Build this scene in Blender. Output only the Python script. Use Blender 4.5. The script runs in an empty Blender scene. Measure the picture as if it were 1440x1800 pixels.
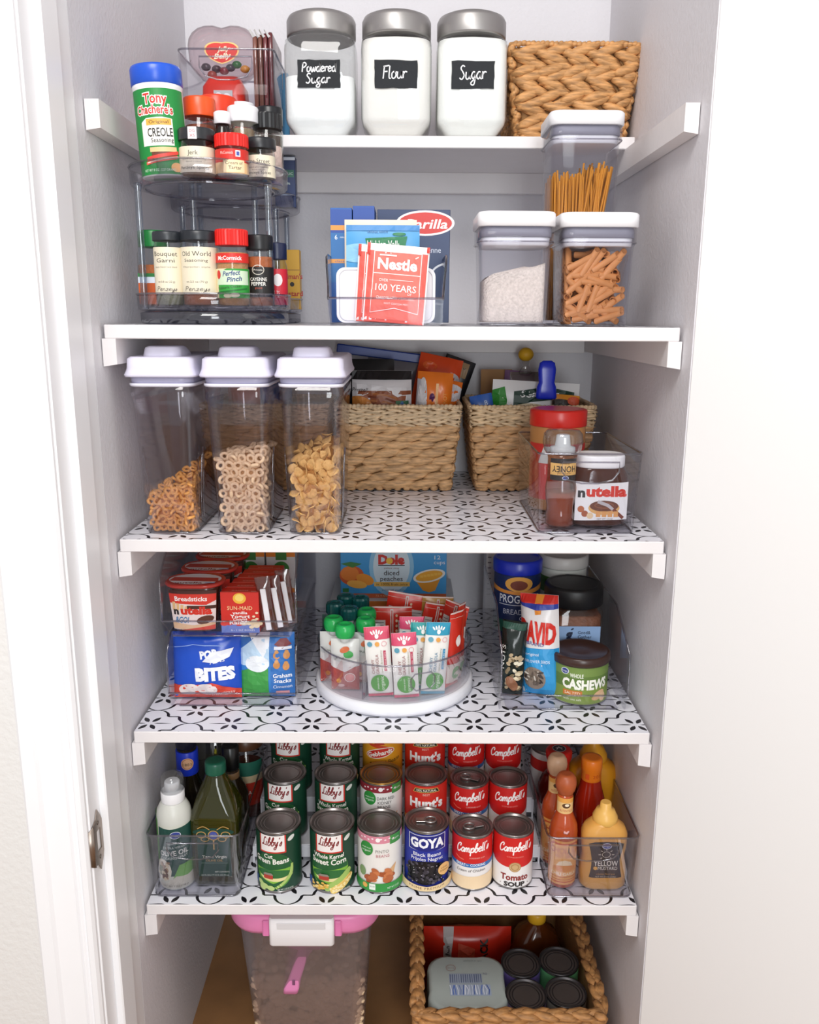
import bpy, math, random
from mathutils import Vector, Matrix
from mathutils.geometry import tessellate_polygon
random.seed(7)
SC = bpy.context.scene
COL = SC.collection

# ---------------------------------------------------------------- camera
cam_d = bpy.data.cameras.new('camera')
cam_d.sensor_fit = 'HORIZONTAL'; cam_d.sensor_width = 36.0; cam_d.lens = 1486.74*36/1440
cam_d.clip_start = .02
cam = bpy.data.objects.new('camera', cam_d); COL.objects.link(cam); SC.camera = cam
def cam_matrix(pitch, yaw, roll, loc):
    cp, sp, cy, sy = math.cos(pitch), math.sin(pitch), math.cos(yaw), math.sin(yaw)
    f = Vector((sy*cp, cy*cp, -sp)); r = Vector((cy, -sy, 0)); u = r.cross(f)
    c, s = math.cos(roll), math.sin(roll)
    r, u = c*r+s*u, -s*r+c*u
    m = Matrix((r, u, -f)).transposed().to_4x4(); m.translation = loc
    return m
cam.matrix_world = cam_matrix(.2257, .0048, .0055, (.0191, 0, 1.3762))

# ---------------------------------------------------------------- world, lights, exposure
w = bpy.data.worlds.new('room_light'); SC.world = w; w.use_nodes = True
w.node_tree.nodes['Background'].inputs[0].default_value = (1.0, .99, .985, 1)
w.node_tree.nodes['Background'].inputs[1].default_value = .62
def area(name, loc, target, sx, sy, power, col=(1, 1, 1)):
    l = bpy.data.lights.new(name, 'AREA'); l.shape = 'RECTANGLE'; l.size = sx; l.size_y = sy
    l.energy = power; l.color = col
    o = bpy.data.objects.new(name, l); COL.objects.link(o); o.location = loc
    o.rotation_euler = (Vector(target)-Vector(loc)).to_track_quat('-Z', 'Y').to_euler()
    return o
area('kitchen_window_light', (.30, -1.6, 1.55), (0, 1.5, 1.0), .55, 1.9, 32, (.93, .97, 1.0))
area('ceiling_panel_light', (-.25, -.15, 2.75), (0, 1.5, 1.2), .7, .7, 22, (1.0, .97, .94))
SC.view_settings.view_transform = 'Standard'; SC.view_settings.look = 'None'
SC.view_settings.gamma = 1; SC.view_settings.use_curve_mapping = False
SC.view_settings.exposure = .14
SC.cycles.max_bounces = 16; SC.cycles.transparent_max_bounces = 48
SC.cycles.transmission_bounces = 8; SC.cycles.diffuse_bounces = 5; SC.cycles.glossy_bounces = 4

# ---------------------------------------------------------------- materials
def srgb(h):
    if isinstance(h, (tuple, list)): return tuple(h)
    h = h.lstrip('#'); o = []
    for i in (0, 2, 4):
        c = int(h[i:i+2], 16)/255
        o.append(c/12.92 if c <= .04045 else ((c+.055)/1.055)**2.4)
    return tuple(o)
MC = {}
def mat(col, rough=.45, metal=0, noise=0, nscale=40, bump=0, bscale=200, spec=.5, trans=0, sub=0, name=None):
    key = (str(col), rough, metal, noise, nscale, bump, bscale, spec, trans, sub)
    if key in MC: return MC[key]
    m = bpy.data.materials.new(name or 'surface_%s' % str(col).strip('#')); m.use_nodes = True
    nt = m.node_tree; b = nt.nodes['Principled BSDF']; c = srgb(col)
    b.inputs['Base Color'].default_value = (*c, 1); b.inputs['Roughness'].default_value = rough
    b.inputs['Metallic'].default_value = metal; b.inputs['Specular IOR Level'].default_value = spec
    if trans: b.inputs['Transmission Weight'].default_value = trans
    if sub:
        b.inputs['Subsurface Weight'].default_value = sub; b.inputs['Subsurface Radius'].default_value = (.01, .006, .004); b.inputs['Subsurface Scale'].default_value = .5
    if noise or bump:
        tc = nt.nodes.new('ShaderNodeTexCoord')
    if noise:
        n = nt.nodes.new('ShaderNodeTexNoise'); n.inputs['Scale'].default_value = nscale; n.inputs['Detail'].default_value = 3
        nt.links.new(tc.outputs['Object'], n.inputs['Vector'])
        r = nt.nodes.new('ShaderNodeMix'); r.data_type = 'RGBA'
        r.inputs[6].default_value = (*[x*(1-noise) for x in c], 1); r.inputs[7].default_value = (*[min(1, x*(1+noise)) for x in c], 1)
        nt.links.new(n.outputs['Fac'], r.inputs[0]); nt.links.new(r.outputs[2], b.inputs['Base Color'])
    if bump:
        n2 = nt.nodes.new('ShaderNodeTexNoise'); n2.inputs['Scale'].default_value = bscale; n2.inputs['Detail'].default_value = 2
        nt.links.new(tc.outputs['Object'], n2.inputs['Vector'])
        bn = nt.nodes.new('ShaderNodeBump'); bn.inputs['Strength'].default_value = bump; bn.inputs['Distance'].default_value = .002
        nt.links.new(n2.outputs['Fac'], bn.inputs['Height']); nt.links.new(bn.outputs['Normal'], b.inputs['Normal'])
    MC[key] = m
    return m
def clear(tint='#f4f4f8', edge=.55, power=3.0, rough=.04, base=.045, haze=0, hazecol='#ffffff', name='clear_plastic'):
    """thin clear plastic or glass: straight-through transparency, mirror share growing at grazing angles, optional milky haze"""
    key = ('clear', tint, edge, power, rough, base, haze, hazecol)
    if key in MC: return MC[key]
    m = bpy.data.materials.new(name); m.use_nodes = True; nt = m.node_tree
    for n in list(nt.nodes):
        if n.type == 'BSDF_PRINCIPLED': nt.nodes.remove(n)
    out = nt.nodes['Material Output']
    t = nt.nodes.new('ShaderNodeBsdfTransparent'); t.inputs[0].default_value = (*srgb(tint), 1)
    g = nt.nodes.new('ShaderNodeBsdfGlossy'); g.inputs['Roughness'].default_value = rough
    lw = nt.nodes.new('ShaderNodeLayerWeight'); lw.inputs['Blend'].default_value = .5
    pw = nt.nodes.new('ShaderNodeMath'); pw.operation = 'POWER'; pw.inputs[1].default_value = power
    ma = nt.nodes.new('ShaderNodeMath'); ma.operation = 'MULTIPLY_ADD'; ma.inputs[1].default_value = edge; ma.inputs[2].default_value = base
    mx = nt.nodes.new('ShaderNodeMixShader')
    L = nt.links.new
    L(lw.outputs['Facing'], pw.inputs[0]); L(pw.outputs[0], ma.inputs[0]); L(ma.outputs[0], mx.inputs[0])
    src = t
    if haze:
        d = nt.nodes.new('ShaderNodeBsdfDiffuse'); d.inputs[0].default_value = (*srgb(hazecol), 1)
        tl = nt.nodes.new('ShaderNodeBsdfTranslucent'); tl.inputs[0].default_value = (*srgb(hazecol), 1)
        md = nt.nodes.new('ShaderNodeMixShader'); md.inputs[0].default_value = .5
        L(d.outputs[0], md.inputs[1]); L(tl.outputs[0], md.inputs[2])
        mh = nt.nodes.new('ShaderNodeMixShader'); mh.inputs[0].default_value = haze
        L(t.outputs[0], mh.inputs[1]); L(md.outputs[0], mh.inputs[2]); src = mh
    L(src.outputs[0], mx.inputs[1]); L(g.outputs[0], mx.inputs[2]); L(mx.outputs[0], out.inputs[0])
    MC[key] = m
    return m
PLASTIC = clear('#fbfbfd', .5, 3.0, .03, .010)
RIMP = clear('#d6d5dc', .7, 2.0, .05, .14, name='clear_plastic_edge')
GLASS = clear('#f8faf9', .6, 2.6, .02, .05, name='jar_glass')
WHITEP = lambda: mat('#f0eff4', .35, name='white_plastic')

# ---------------------------------------------------------------- mesh builder
class MB:
    def __init__(s): s.v = []; s.f = []; s.m = []; s.s = []
    def add(s, vs, fs, mi=0, smooth=False):
        o = len(s.v); s.v += [tuple(v) for v in vs]
        for f in fs: s.f.append([i+o for i in f]); s.m.append(mi); s.s.append(smooth)
        return s
    def box(s, x0, y0, z0, x1, y1, z1, b=.0, mi=0, M=None):
        c = ((x0+x1)/2, (y0+y1)/2, (z0+z1)/2); h = (abs(x1-x0)/2, abs(y1-y0)/2, abs(z1-z0)/2)
        if b <= 0:
            vs = [(c[0]+i*h[0], c[1]+j*h[1], c[2]+k*h[2]) for i in (-1, 1) for j in (-1, 1) for k in (-1, 1)]
            fs = [(0, 1, 3, 2), (4, 6, 7, 5), (0, 4, 5, 1), (2, 3, 7, 6), (0, 2, 6, 4), (1, 5, 7, 3)]
        else:
            b = min(b, min(h)*.95); vs = []; ix = {}
            for i in (-1, 1):
                for j in (-1, 1):
                    for k in (-1, 1):
                        for a in range(3):
                            p = [i*h[0], j*h[1], k*h[2]]
                            for q in range(3):
                                if q != a: p[q] -= (i, j, k)[q]*b
                            ix[(i, j, k, a)] = len(vs); vs.append((c[0]+p[0], c[1]+p[1], c[2]+p[2]))
            fs = []
            for a in range(3):
                for sg in (-1, 1):
                    o = [q for q in range(3) if q != a]; quad = []
                    for (p, q) in ((-1, -1), (1, -1), (1, 1), (-1, 1)):
                        t = [0]*3; t[a] = sg; t[o[0]] = p; t[o[1]] = q; quad.append(ix[(*t, a)])
                    if (sg > 0) == (a == 1): quad.reverse()
                    fs.append(quad)
            for a in range(3):
                o = [q for q in range(3) if q != a]
                for p in (-1, 1):
                    for q in (-1, 1):
                        def g(e, ax):
                            t = [0]*3; t[a] = e; t[o[0]] = p; t[o[1]] = q; return ix[(*t, ax)]
                        fs.append([g(-1, o[0]), g(1, o[0]), g(1, o[1]), g(-1, o[1])])
            for i in (-1, 1):
                for j in (-1, 1):
                    for k in (-1, 1): fs.append([ix[(i, j, k, a)] for a in range(3)])
        if M is not None: vs = [M @ Vector(v) for v in vs]
        return s.add(vs, fs, mi)
    def loft(s, rings, cap0=True, cap1=True, mi=0, smooth=True, closed=True):
        n = len(rings[0]); o = len(s.v)
        for r in rings: s.v += [tuple(p) for p in r]
        for k in range(len(rings)-1):
            for i in range(n if closed else n-1):
                j = (i+1) % n
                s.f.append([o+k*n+i, o+k*n+j, o+(k+1)*n+j, o+(k+1)*n+i]); s.m.append(mi); s.s.append(smooth)
        if cap0: s.f.append([o+i for i in reversed(range(n))]); s.m.append(mi); s.s.append(False)
        if cap1: s.f.append([o+(len(rings)-1)*n+i for i in range(n)]); s.m.append(mi); s.s.append(False)
        return s
    def lathe(s, prof, seg=32, cx=0, cy=0, mi=0, sx=1, sy=1, M=None, smooth=True):
        rings = []
        for (r, z) in prof:
            r = max(r, 1e-5)
            rg = [(cx+r*sx*math.cos(2*math.pi*i/seg), cy+r*sy*math.sin(2*math.pi*i/seg), z) for i in range(seg)]
            if M is not None: rg = [M @ Vector(p) for p in rg]
            rings.append(rg)
        return s.loft(rings, True, True, mi, smooth)
    def rr(s, secs, n=4, mi=0, cap0=True, cap1=True, smooth=True, M=None):
        """loft of rounded rectangles: (z, hx, hy, r[, cx, cy])"""
        rings = []
        for q in secs:
            z, hx, hy, r = q[:4]; cx, cy = (q[4], q[5]) if len(q) > 4 else (0, 0)
            rg = [(x+cx, y+cy, z) for x, y in rrect(hx, hy, r, n)]
            if M is not None: rg = [M @ Vector(p) for p in rg]
            rings.append(rg)
        return s.loft(rings, cap0, cap1, mi, smooth)
    def tube(s, path, r, seg=6, mi=0, closed=False, smooth=True):
        P = [Vector(p) for p in path]; n = len(P); rings = []; up = None
        for i, p in enumerate(P):
            if closed: t = (P[(i+1) % n]-P[i-1]).normalized()
            else: t = (P[min(i+1, n-1)]-P[max(i-1, 0)]).normalized()
            if up is None: up = t.orthogonal().normalized()
            up = (up-t*up.dot(t)).normalized(); b = t.cross(up)
            ri = r[i] if isinstance(r, (list, tuple)) else r
            rings.append([p+up*ri*math.cos(2*math.pi*k/seg)+b*ri*math.sin(2*math.pi*k/seg) for k in range(seg)])
        if closed: rings.append(rings[0])
        return s.loft(rings, not closed, not closed, mi, smooth)
    def ell(s, c, rad, M=None, nu=8, nv=5, mi=0):
        rings = []
        for j in range(1, nv):
            a = math.pi*j/nv-math.pi/2
            rg = [Vector((rad[0]*math.cos(a)*math.cos(2*math.pi*i/nu), rad[1]*math.cos(a)*math.sin(2*math.pi*i/nu), rad[2]*math.sin(a))) for i in range(nu)]
            rings.append(rg)
        o = len(s.v); bot = Vector((0, 0, -rad[2])); top = Vector((0, 0, rad[2])); c = Vector(c)
        T = (lambda p: c+(M @ p)) if M is not None else (lambda p: c+p)
        s.v += [tuple(T(p)) for rg in rings for p in rg]+[tuple(T(bot)), tuple(T(top))]
        nb, ntp = o+len(rings)*nu, o+len(rings)*nu+1
        for k in range(len(rings)-1):
            for i in range(nu):
                j = (i+1) % nu; s.f.append([o+k*nu+i, o+k*nu+j, o+(k+1)*nu+j, o+(k+1)*nu+i]); s.m.append(mi); s.s.append(True)
        for i in range(nu):
            j = (i+1) % nu
            s.f.append([nb, o+j, o+i]); s.m.append(mi); s.s.append(True)
            q = o+(len(rings)-1)*nu; s.f.append([ntp, q+i, q+j]); s.m.append(mi); s.s.append(True)
        return s
    def prism(s, pts, axis, a, b, mi=0):
        """extrude a closed 2D outline along 'x', 'y' or 'z' between a and b"""
        n = len(pts)
        def put(p, t): return {'x': (t, p[0], p[1]), 'y': (p[0], t, p[1]), 'z': (p[0], p[1], t)}[axis]
        vs = [put(p, a) for p in pts]+[put(p, b) for p in pts]
        fs = [[i, (i+1) % n, n+(i+1) % n, n+i] for i in range(n)]
        tri = tessellate_polygon([[Vector((p[0], p[1], 0)) for p in pts]])
        fs += [list(t) for t in tri]+[[n+i for i in reversed(t)] for t in tri]
        return s.add(vs, fs, mi)
    def mesh(s, name, mats):
        me = bpy.data.meshes.new(name); me.from_pydata(s.v, [], s.f)
        for m in (mats if isinstance(mats, (list, tuple)) else [mats]): me.materials.append(m)
        me.polygons.foreach_set('material_index', s.m); me.polygons.foreach_set('use_smooth', s.s)
        me.validate(); me.update()
        return me
def rrect(hx, hy, r, n=4):
    r = min(r, hx, hy); out = []
    for (sx, sy, a0) in ((1, 1, 0), (-1, 1, 90), (-1, -1, 180), (1, -1, 270)):
        for i in range(n+1):
            a = math.radians(a0+90*i/n); out.append((sx*(hx-r)+r*math.cos(a), sy*(hy-r)+r*math.sin(a)))
    return out
def fixn(me):
    import bmesh
    b = bmesh.new(); b.from_mesh(me); bmesh.ops.recalc_face_normals(b, faces=b.faces); b.to_mesh(me); b.free()
def obj(name, mb, mats, parent=None, loc=None, fix=True):
    me = mb.mesh(name, mats) if isinstance(mb, MB) else mb
    if fix and isinstance(mb, MB): fixn(me)
    o = bpy.data.objects.new(name, me); COL.objects.link(o)
    if parent is not None: o.parent = parent
    if loc is not None: o.location = loc
    return o
def tag(o, label=None, cat=None, group=None, kind=None):
    if label: o['label'] = label
    if cat: o['category'] = cat
    if group: o['group'] = group
    if kind: o['kind'] = kind
    return o
def thing(name, label, cat, loc=(0, 0, 0), rz=0, group=None, rx=0, ry=0):
    o = bpy.data.objects.new(name, None); COL.objects.link(o); o.empty_display_size = .02
    o.location = loc; o.rotation_euler = (math.radians(rx), math.radians(ry), math.radians(rz))
    return tag(o, label, cat, group)
def copy_tree(o, parent=None):
    c = o.copy(); COL.objects.link(c); c.parent = parent
    for ch in o.children: copy_tree(ch, c)
    return c
def lerp(a, b, t): return a+(b-a)*t
def crom(P, n=5):
    out = []
    for i in range(len(P)-1):
        p0, p1, p2, p3 = P[max(i-1, 0)], P[i], P[i+1], P[min(i+2, len(P)-1)]
        for k in range(n):
            t = k/n
            out.append(tuple(.5*((2*p1[d])+(-p0[d]+p2[d])*t+(2*p0[d]-5*p1[d]+4*p2[d]-p3[d])*t*t+(-p0[d]+3*p1[d]-3*p2[d]+p3[d])*t**3) for d in range(len(p1))))
    return out+[tuple(P[-1])]

# ---------------------------------------------------------------- flat print: polygons in millimetres laid on a surface
TXT = {}
def text_tris(s, bold=0, shear=0, space=1.0):
    key = (s, bold, shear, space)
    if key in TXT: return TXT[key]
    cu = bpy.data.curves.new('t', 'FONT'); cu.body = s; cu.size = 1; cu.resolution_u = 2
    cu.offset = bold; cu.shear = shear; cu.space_character = space; cu.fill_mode = 'FRONT'
    ob = bpy.data.objects.new('t', cu); me = ob.to_mesh()
    vs = [(v.co.x, v.co.y) for v in me.vertices]; fs = [tuple(p.vertices) for p in me.polygons]
    ob.to_mesh_clear(); bpy.data.objects.remove(ob); bpy.data.curves.remove(cu)
    tr = [[vs[i] for i in f] for f in fs]
    xs = [v[0] for v in vs] or [0, 1]
    TXT[key] = (tr, min(xs), max(xs))
    return TXT[key]
# single-stroke handwriting, x-height 1
HW = {
 'P': (1.0, [[(.1, 0), (.12, 1.7)], [(.0, 1.5), (.5, 1.75), (.85, 1.35), (.5, .9), (.15, .85)]]),
 'o': (.85, [[(.45, 1), (.1, .75), (.15, .15), (.5, .05), (.75, .45), (.6, .9), (.4, 1), (.85, .85)]]),
 'w': (1.15, [[(.05, .95), (.2, .15), (.4, .05), (.6, .8), (.75, .1), (1.0, .3), (1.05, 1.0)]]),
 'd': (.95, [[(.7, .85), (.35, .95), (.08, .5), (.3, .05), (.65, .3), (.8, 1.75)], [(.8, 1.75), (.78, .2), (.95, .05)]]),
 'e': (.8, [[(.1, .5), (.6, .65), (.55, .95), (.25, .95), (.08, .45), (.3, .05), (.75, .2)]]),
 'r': (.7, [[(.1, 1), (.15, .05)], [(.15, .6), (.4, .95), (.7, .85)]]),
 'S': (.95, [[(.75, 1.6), (.4, 1.75), (.15, 1.4), (.5, .95), (.75, .5), (.45, .02), (.05, .2)]]),
 'u': (.9, [[(.1, .95), (.12, .25), (.4, .02), (.7, .35), (.75, .95)], [(.75, .95), (.75, .2), (.92, .05)]]),
 'g': (.85, [[(.68, .85), (.35, .95), (.1, .5), (.35, .1), (.65, .4), (.72, .95)], [(.72, .95), (.65, -.5), (.3, -.7), (.1, -.4), (.85, .2)]]),
 'a': (.9, [[(.7, .85), (.35, .95), (.08, .45), (.35, .05), (.65, .35), (.72, .95)], [(.72, .95), (.72, .2), (.92, .05)]]),
 'F': (.95, [[(.15, 0), (.2, 1.7)], [(.05, 1.65), (.95, 1.8)], [(.2, .95), (.75, 1.0)]]),
 'l': (.45, [[(.1, 1.75), (.12, .2), (.4, .05)]]),
 'C': (1.15, [[(.95, 1.5), (.75, 1.8), (.3, 1.5), (.1, .8), (.35, .05), (.8, .1), (1.15, .5)], [(.95, 1.5), (.8, 1.15)]]),
 'm': (1.3, [[(.05, .95), (.1, .05)], [(.1, .6), (.35, .98), (.5, .6), (.55, .05)], [(.55, .6), (.8, .98), (.98, .5), (1.0, .1), (1.3, .15)]]),
 'p': (.9, [[(.05, .95), (.15, -.75)], [(.15, .5), (.45, .98), (.75, .6), (.5, .05), (.15, .15)], [(.5, .05), (.9, .2)]]),
 'b': (.85, [[(.1, .4), (.4, 1.5), (.25, 1.85), (.1, 1.2), (.12, .2), (.45, .02), (.7, .5), (.45, .85), (.85, .75)]]),
 'h': (.9, [[(.1, 1.75), (.12, 0)], [(.12, .6), (.4, .98), (.65, .6), (.7, .05), (.9, .1)]]),
 'L': (1.0, [[(.75, 1.5), (.55, 1.8), (.35, 1.3), (.4, .4), (.15, .05), (.1, .3), (.5, .15), (1.05, .1)]]),
 'i': (.45, [[(.1, .95), (.12, .15), (.4, .1)], [(.15, 1.35), (.2, 1.45)]]),
 'y': (.8, [[(.05, .95), (.15, .3), (.4, .15), (.65, .9)], [(.7, .95), (.55, -.5), (.25, -.75), (.1, -.45), (.8, .25)]]),
 's': (.7, [[(.1, .1), (.45, .9), (.55, .4), (.4, .02), (.1, .1)]]),
 "'": (.3, [[(.15, 1.8), (.1, 1.45)]]),
 'n': (.9, [[(.1, .95), (.12, .05)], [(.12, .6), (.4, .98), (.62, .6), (.66, .05), (.9, .15)]]),
 'z': (.75, [[(.05, .9), (.6, .9), (.1, .05), (.7, .1)]]),
 ' ': (.6, []),
}
class Dec:
    """flat print; S maps (u mm, v mm, lift mm) to a local point; du/dv: facet size of the surface below"""
    def __init__(s, S, du=None, dv=None, lay=.05, base=.2): s.S = S; s.du = du; s.dv = dv; s.p = []; s.n = 0; s.lay = lay; s.base = base; s.win = None
    def _clip(s, poly, ax, lo, hi):
        for sgn, lim in ((1, lo), (-1, -hi)):
            out = []
            for i in range(len(poly)):
                a, b = poly[i-1], poly[i]; da, db = sgn*a[ax]-lim, sgn*b[ax]-lim
                if (da >= 0) != (db >= 0):
                    t = da/(da-db); out.append((a[0]+(b[0]-a[0])*t, a[1]+(b[1]-a[1])*t))
                if db >= 0: out.append(b)
            poly = out
            if len(poly) < 3: return None
        return poly
    def tri(s, polys, col, rough=.45, metal=0):
        m = mat(col, rough, metal) if not isinstance(col, bpy.types.Material) else col
        h = s.base+s.n*s.lay; s.n += 1
        for pl in polys:
            L = [pl]
            if s.win:
                pl = s._clip(pl, 0, s.win[0], s.win[2]); pl = pl and s._clip(pl, 1, s.win[1], s.win[3])
                if not pl: continue
                L = [pl]
            for ax, d in ((0, s.du), (1, s.dv)):
                if not d: continue
                N = []
                for q in L:
                    lo = min(p[ax] for p in q); hi = max(p[ax] for p in q)
                    i0 = math.floor(lo/d+1e-6); i1 = math.ceil(hi/d-1e-6)
                    if i1-i0 <= 1: N.append(q); continue
                    for i in range(i0, i1):
                        c = s._clip(q, ax, i*d, (i+1)*d)
                        if c: N.append(c)
                L = N
            for q in L: s.p.append((q, h, m))
        return s
    def poly(s, pts, col, **k):
        t = tessellate_polygon([[Vector((p[0], p[1], 0)) for p in pts]])
        return s.tri([[pts[i] for i in f] for f in t], col, **k)
    def rect(s, u0, v0, u1, v1, col, **k): return s.tri([[(u0, v0), (u1, v0), (u1, v1), (u0, v1)]], col, **k)
    def ell(s, u, v, a, b, col, n=20, rot=0, **k):
        c, q = math.cos(math.radians(rot)), math.sin(math.radians(rot))
        pts = []
        for i in range(n):
            x, y = a*math.cos(2*math.pi*i/n), b*math.sin(2*math.pi*i/n); pts.append((u+x*c-y*q, v+x*q+y*c))
        return s.tri([[(u, v), pts[i-1], pts[i]] for i in range(n)], col, **k)
    def ring(s, u, v, a, b, wd, col, n=24, **k):
        P = [(u+(a)*math.cos(2*math.pi*i/n), v+b*math.sin(2*math.pi*i/n)) for i in range(n)]
        Q = [(u+(a-wd)*math.cos(2*math.pi*i/n), v+(b-wd)*math.sin(2*math.pi*i/n)) for i in range(n)]
        return s.tri([[P[i-1], P[i], Q[i], Q[i-1]] for i in range(n)], col, **k)
    def text(s, t, u, v, h, col, w=None, bold=0, shear=0, rot=0, space=1.0, arc=0, **k):
        """t centred at u, v with cap height h (mm), stretched to width w if given; arc bends it (mm rise at the ends)"""
        tr, x0, x1 = text_tris(t, bold, shear, space); sy = h/.71; sx = w/(x1-x0) if w else sy
        c, q = math.cos(math.radians(rot)), math.sin(math.radians(rot)); xm = (x0+x1)/2; hw = max((x1-x0)/2, 1e-6)
        def T(p):
            x, y = (p[0]-xm)*sx, (p[1]-.355)*sy+arc*((p[0]-xm)/hw)**2
            return (u+x*c-y*q, v+x*q+y*c)
        return s.tri([[T(p) for p in f] for f in tr], col, **k)
    def stroke(s, pts, wd, col, **k):
        """polyline of even or given widths"""
        n = len(pts); L = []
        for i, p in enumerate(pts):
            a, b = pts[max(i-1, 0)], pts[min(i+1, n-1)]; dx, dy = b[0]-a[0], b[1]-a[1]; l = math.hypot(dx, dy) or 1
            ww = (wd[i] if isinstance(wd, (list, tuple)) else wd)/2; L.append(((p[0]-dy/l*ww, p[1]+dx/l*ww), (p[0]+dy/l*ww, p[1]-dx/l*ww)))
        return s.tri([[L[i][0], L[i][1], L[i+1][1], L[i+1][0]] for i in range(n-1)], col, **k)
    def hand(s, t, u, v, w, xh, wd, col, slant=.12, rot=0, bow=0, **k):
        """handwriting centred at u, v, total width w, x-height xh"""
        tot = sum(HW[c][0] for c in t); sx = w/tot; x = 0; ca, sa = math.cos(math.radians(rot)), math.sin(math.radians(rot)); n0 = s.n
        for c in t:
            for st in HW[c][1]:
                P = []
                for (a, b) in crom(st, 4):
                    X = (x+a+b*slant)*sx-w/2; Y = (b-.5)*xh+bow*(2*X/w)**2; P.append((u+X*ca-Y*sa, v+X*sa+Y*ca))
                s.n = n0; s.stroke(P, wd, col, **k)
            x += HW[c][0]
        s.n = n0+1
        return s
    def build(s, name, parent, label=None):
        mats = []; mi = {}; vs = []; fs = []; ms = []; vc = {}
        for q, h, m in s.p:
            if m.name not in mi: mi[m.name] = len(mats); mats.append(m)
            f = []
            for p in q:
                key = (round(p[0], 3), round(p[1], 3), round(h, 3), mi[m.name])
                if key not in vc: vc[key] = len(vs); vs.append(tuple(s.S(p[0], p[1], h)))
                if vc[key] not in f: f.append(vc[key])
            if len(f) > 2: fs.append(f); ms.append(mi[m.name])
        me = bpy.data.meshes.new(name); me.from_pydata(vs, [], fs)
        for m in mats: me.materials.append(m)
        me.polygons.foreach_set('material_index', ms); me.update()
        o = bpy.data.objects.new(name, me); COL.objects.link(o); o.parent = parent
        if label: o['label'] = label
        return o
def cyl_map(R, z0=0, cx=0, cy=0, taper=0):
    def S(u, v, l):
        r = R+taper*v+l*.001; a = u*.001/R; return (cx+r*math.sin(a), cy-r*math.cos(a), z0+v*.001)
    return S
def flat_map(x0, y0, z0, tilt=0):
    """front face: u right, v up, facing -Y; tilt leans the top back (degrees)"""
    c, q = math.cos(math.radians(tilt)), math.sin(math.radians(tilt))
    return lambda u, v, l: (x0+u*.001, y0+v*.001*q-l*.001*c, z0+v*.001*c+l*.001*q)
def side_map(x0, y0, z0, sg=1):
    """+X (sg 1) or -X face: u runs so that text reads from outside"""
    return lambda u, v, l: (x0+sg*l*.001, y0+sg*u*.001, z0+v*.001)
def top_map(x0, y0, z0): return lambda u, v, l: (x0+u*.001, y0+v*.001, z0+l*.001)
def pillow_fn(w, h, t, flat=.08):
    def b(u, v, side=-1):
        a = min(1, max(0, 1-abs(2*u/w)**2.2)); c = min(1, max(0, 1-abs(2*v/h-1)**3.5)); return side*(t/2*(a*c)**.6+.25)
    return b

# ================================================================ the pantry
Z = dict(A=1.67, B=1.365, C=1.06, D=.755, E=.45)
FY, BY, HXW = 1.191, 1.764, .402
M_WALL = mat('#dad8dc', .6, bump=.35, bscale=160, name='painted_wall')
M_ROOM = mat('#e3e1de', .6, bump=.45, bscale=130, name='room_wall_paint')
M_TRIM = mat('#f3f3f5', .35, noise=.012, nscale=30, name='white_gloss_paint')
M_DOOR = mat('#f0efee', .5, bump=.06, bscale=90, name='white_door_paint')
M_SHELF = mat('#e7e3e3', .5, noise=.025, nscale=25, bump=.15, bscale=90, name='painted_shelf_board')
M_FLOOR = mat('#9a6f45', .45, noise=.3, nscale=14, bump=.2, bscale=60, name='brown_floor')
def struct(name, mb, m, label=None, cat=None, parent=None):
    o = obj(name, mb, m, parent)
    if parent is None: tag(o, label, cat, kind='structure')
    return o
struct('floor', MB().box(-1.5, -1.2, -.05, 1.5, 1.9, 0), M_FLOOR, 'brown pantry floor under the lowest shelf', 'floor')
struct('ceiling', MB().box(-.6, 1.02, 2.42, .6, 1.9, 2.47), M_WALL, 'painted pantry ceiling above the top shelf', 'ceiling')
struct('wall_back', MB().box(-.5, BY, 0, .5, BY+.08, 2.42), M_WALL, 'light grey painted back wall of the pantry', 'wall')
struct('wall_left', MB().box(-HXW-.08, 1.16, 0, -HXW, BY, 2.42), M_WALL, 'light grey painted left side wall of the pantry', 'wall')
struct('wall_right', MB().box(HXW, 1.152, 0, HXW+.08, BY, 2.42), M_WALL, 'light grey painted right side wall of the pantry', 'wall')
struct('wall_front', MB().box(-1.5, 1.018, 0, -.47, 1.10, 2.42), M_ROOM, 'textured off-white room wall left of the door casing', 'wall')
# door frame: jamb with rebate and stop, moulded casing
jm = MB().box(-HXW-.018, 1.012, 0, -HXW, 1.16, 2.42, .001)
struct('trim_1', jm, M_TRIM, 'white door jamb on the left of the pantry opening', 'door jamb')
struct('trim_2', MB().box(-HXW-.001, 1.048, 0, -HXW+.011, 1.098, 2.42, .002), M_TRIM, 'white door stop strip along the left jamb', 'door stop')
cas = [(-.404, 1.016), (-.404, 1.006), (-.407, 1.001), (-.414, 1.001), (-.417, 1.005), (-.420, 1.003), (-.4225, 1.003), (-.425, .999), (-.452, .993), (-.456, .988), (-.472, .987), (-.476, .991), (-.476, 1.018), (-.41, 1.018)]
struct('trim_3', MB().prism(cas, 'z', 0, 2.42), M_TRIM, 'white moulded door casing left of the pantry', 'door casing')
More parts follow.
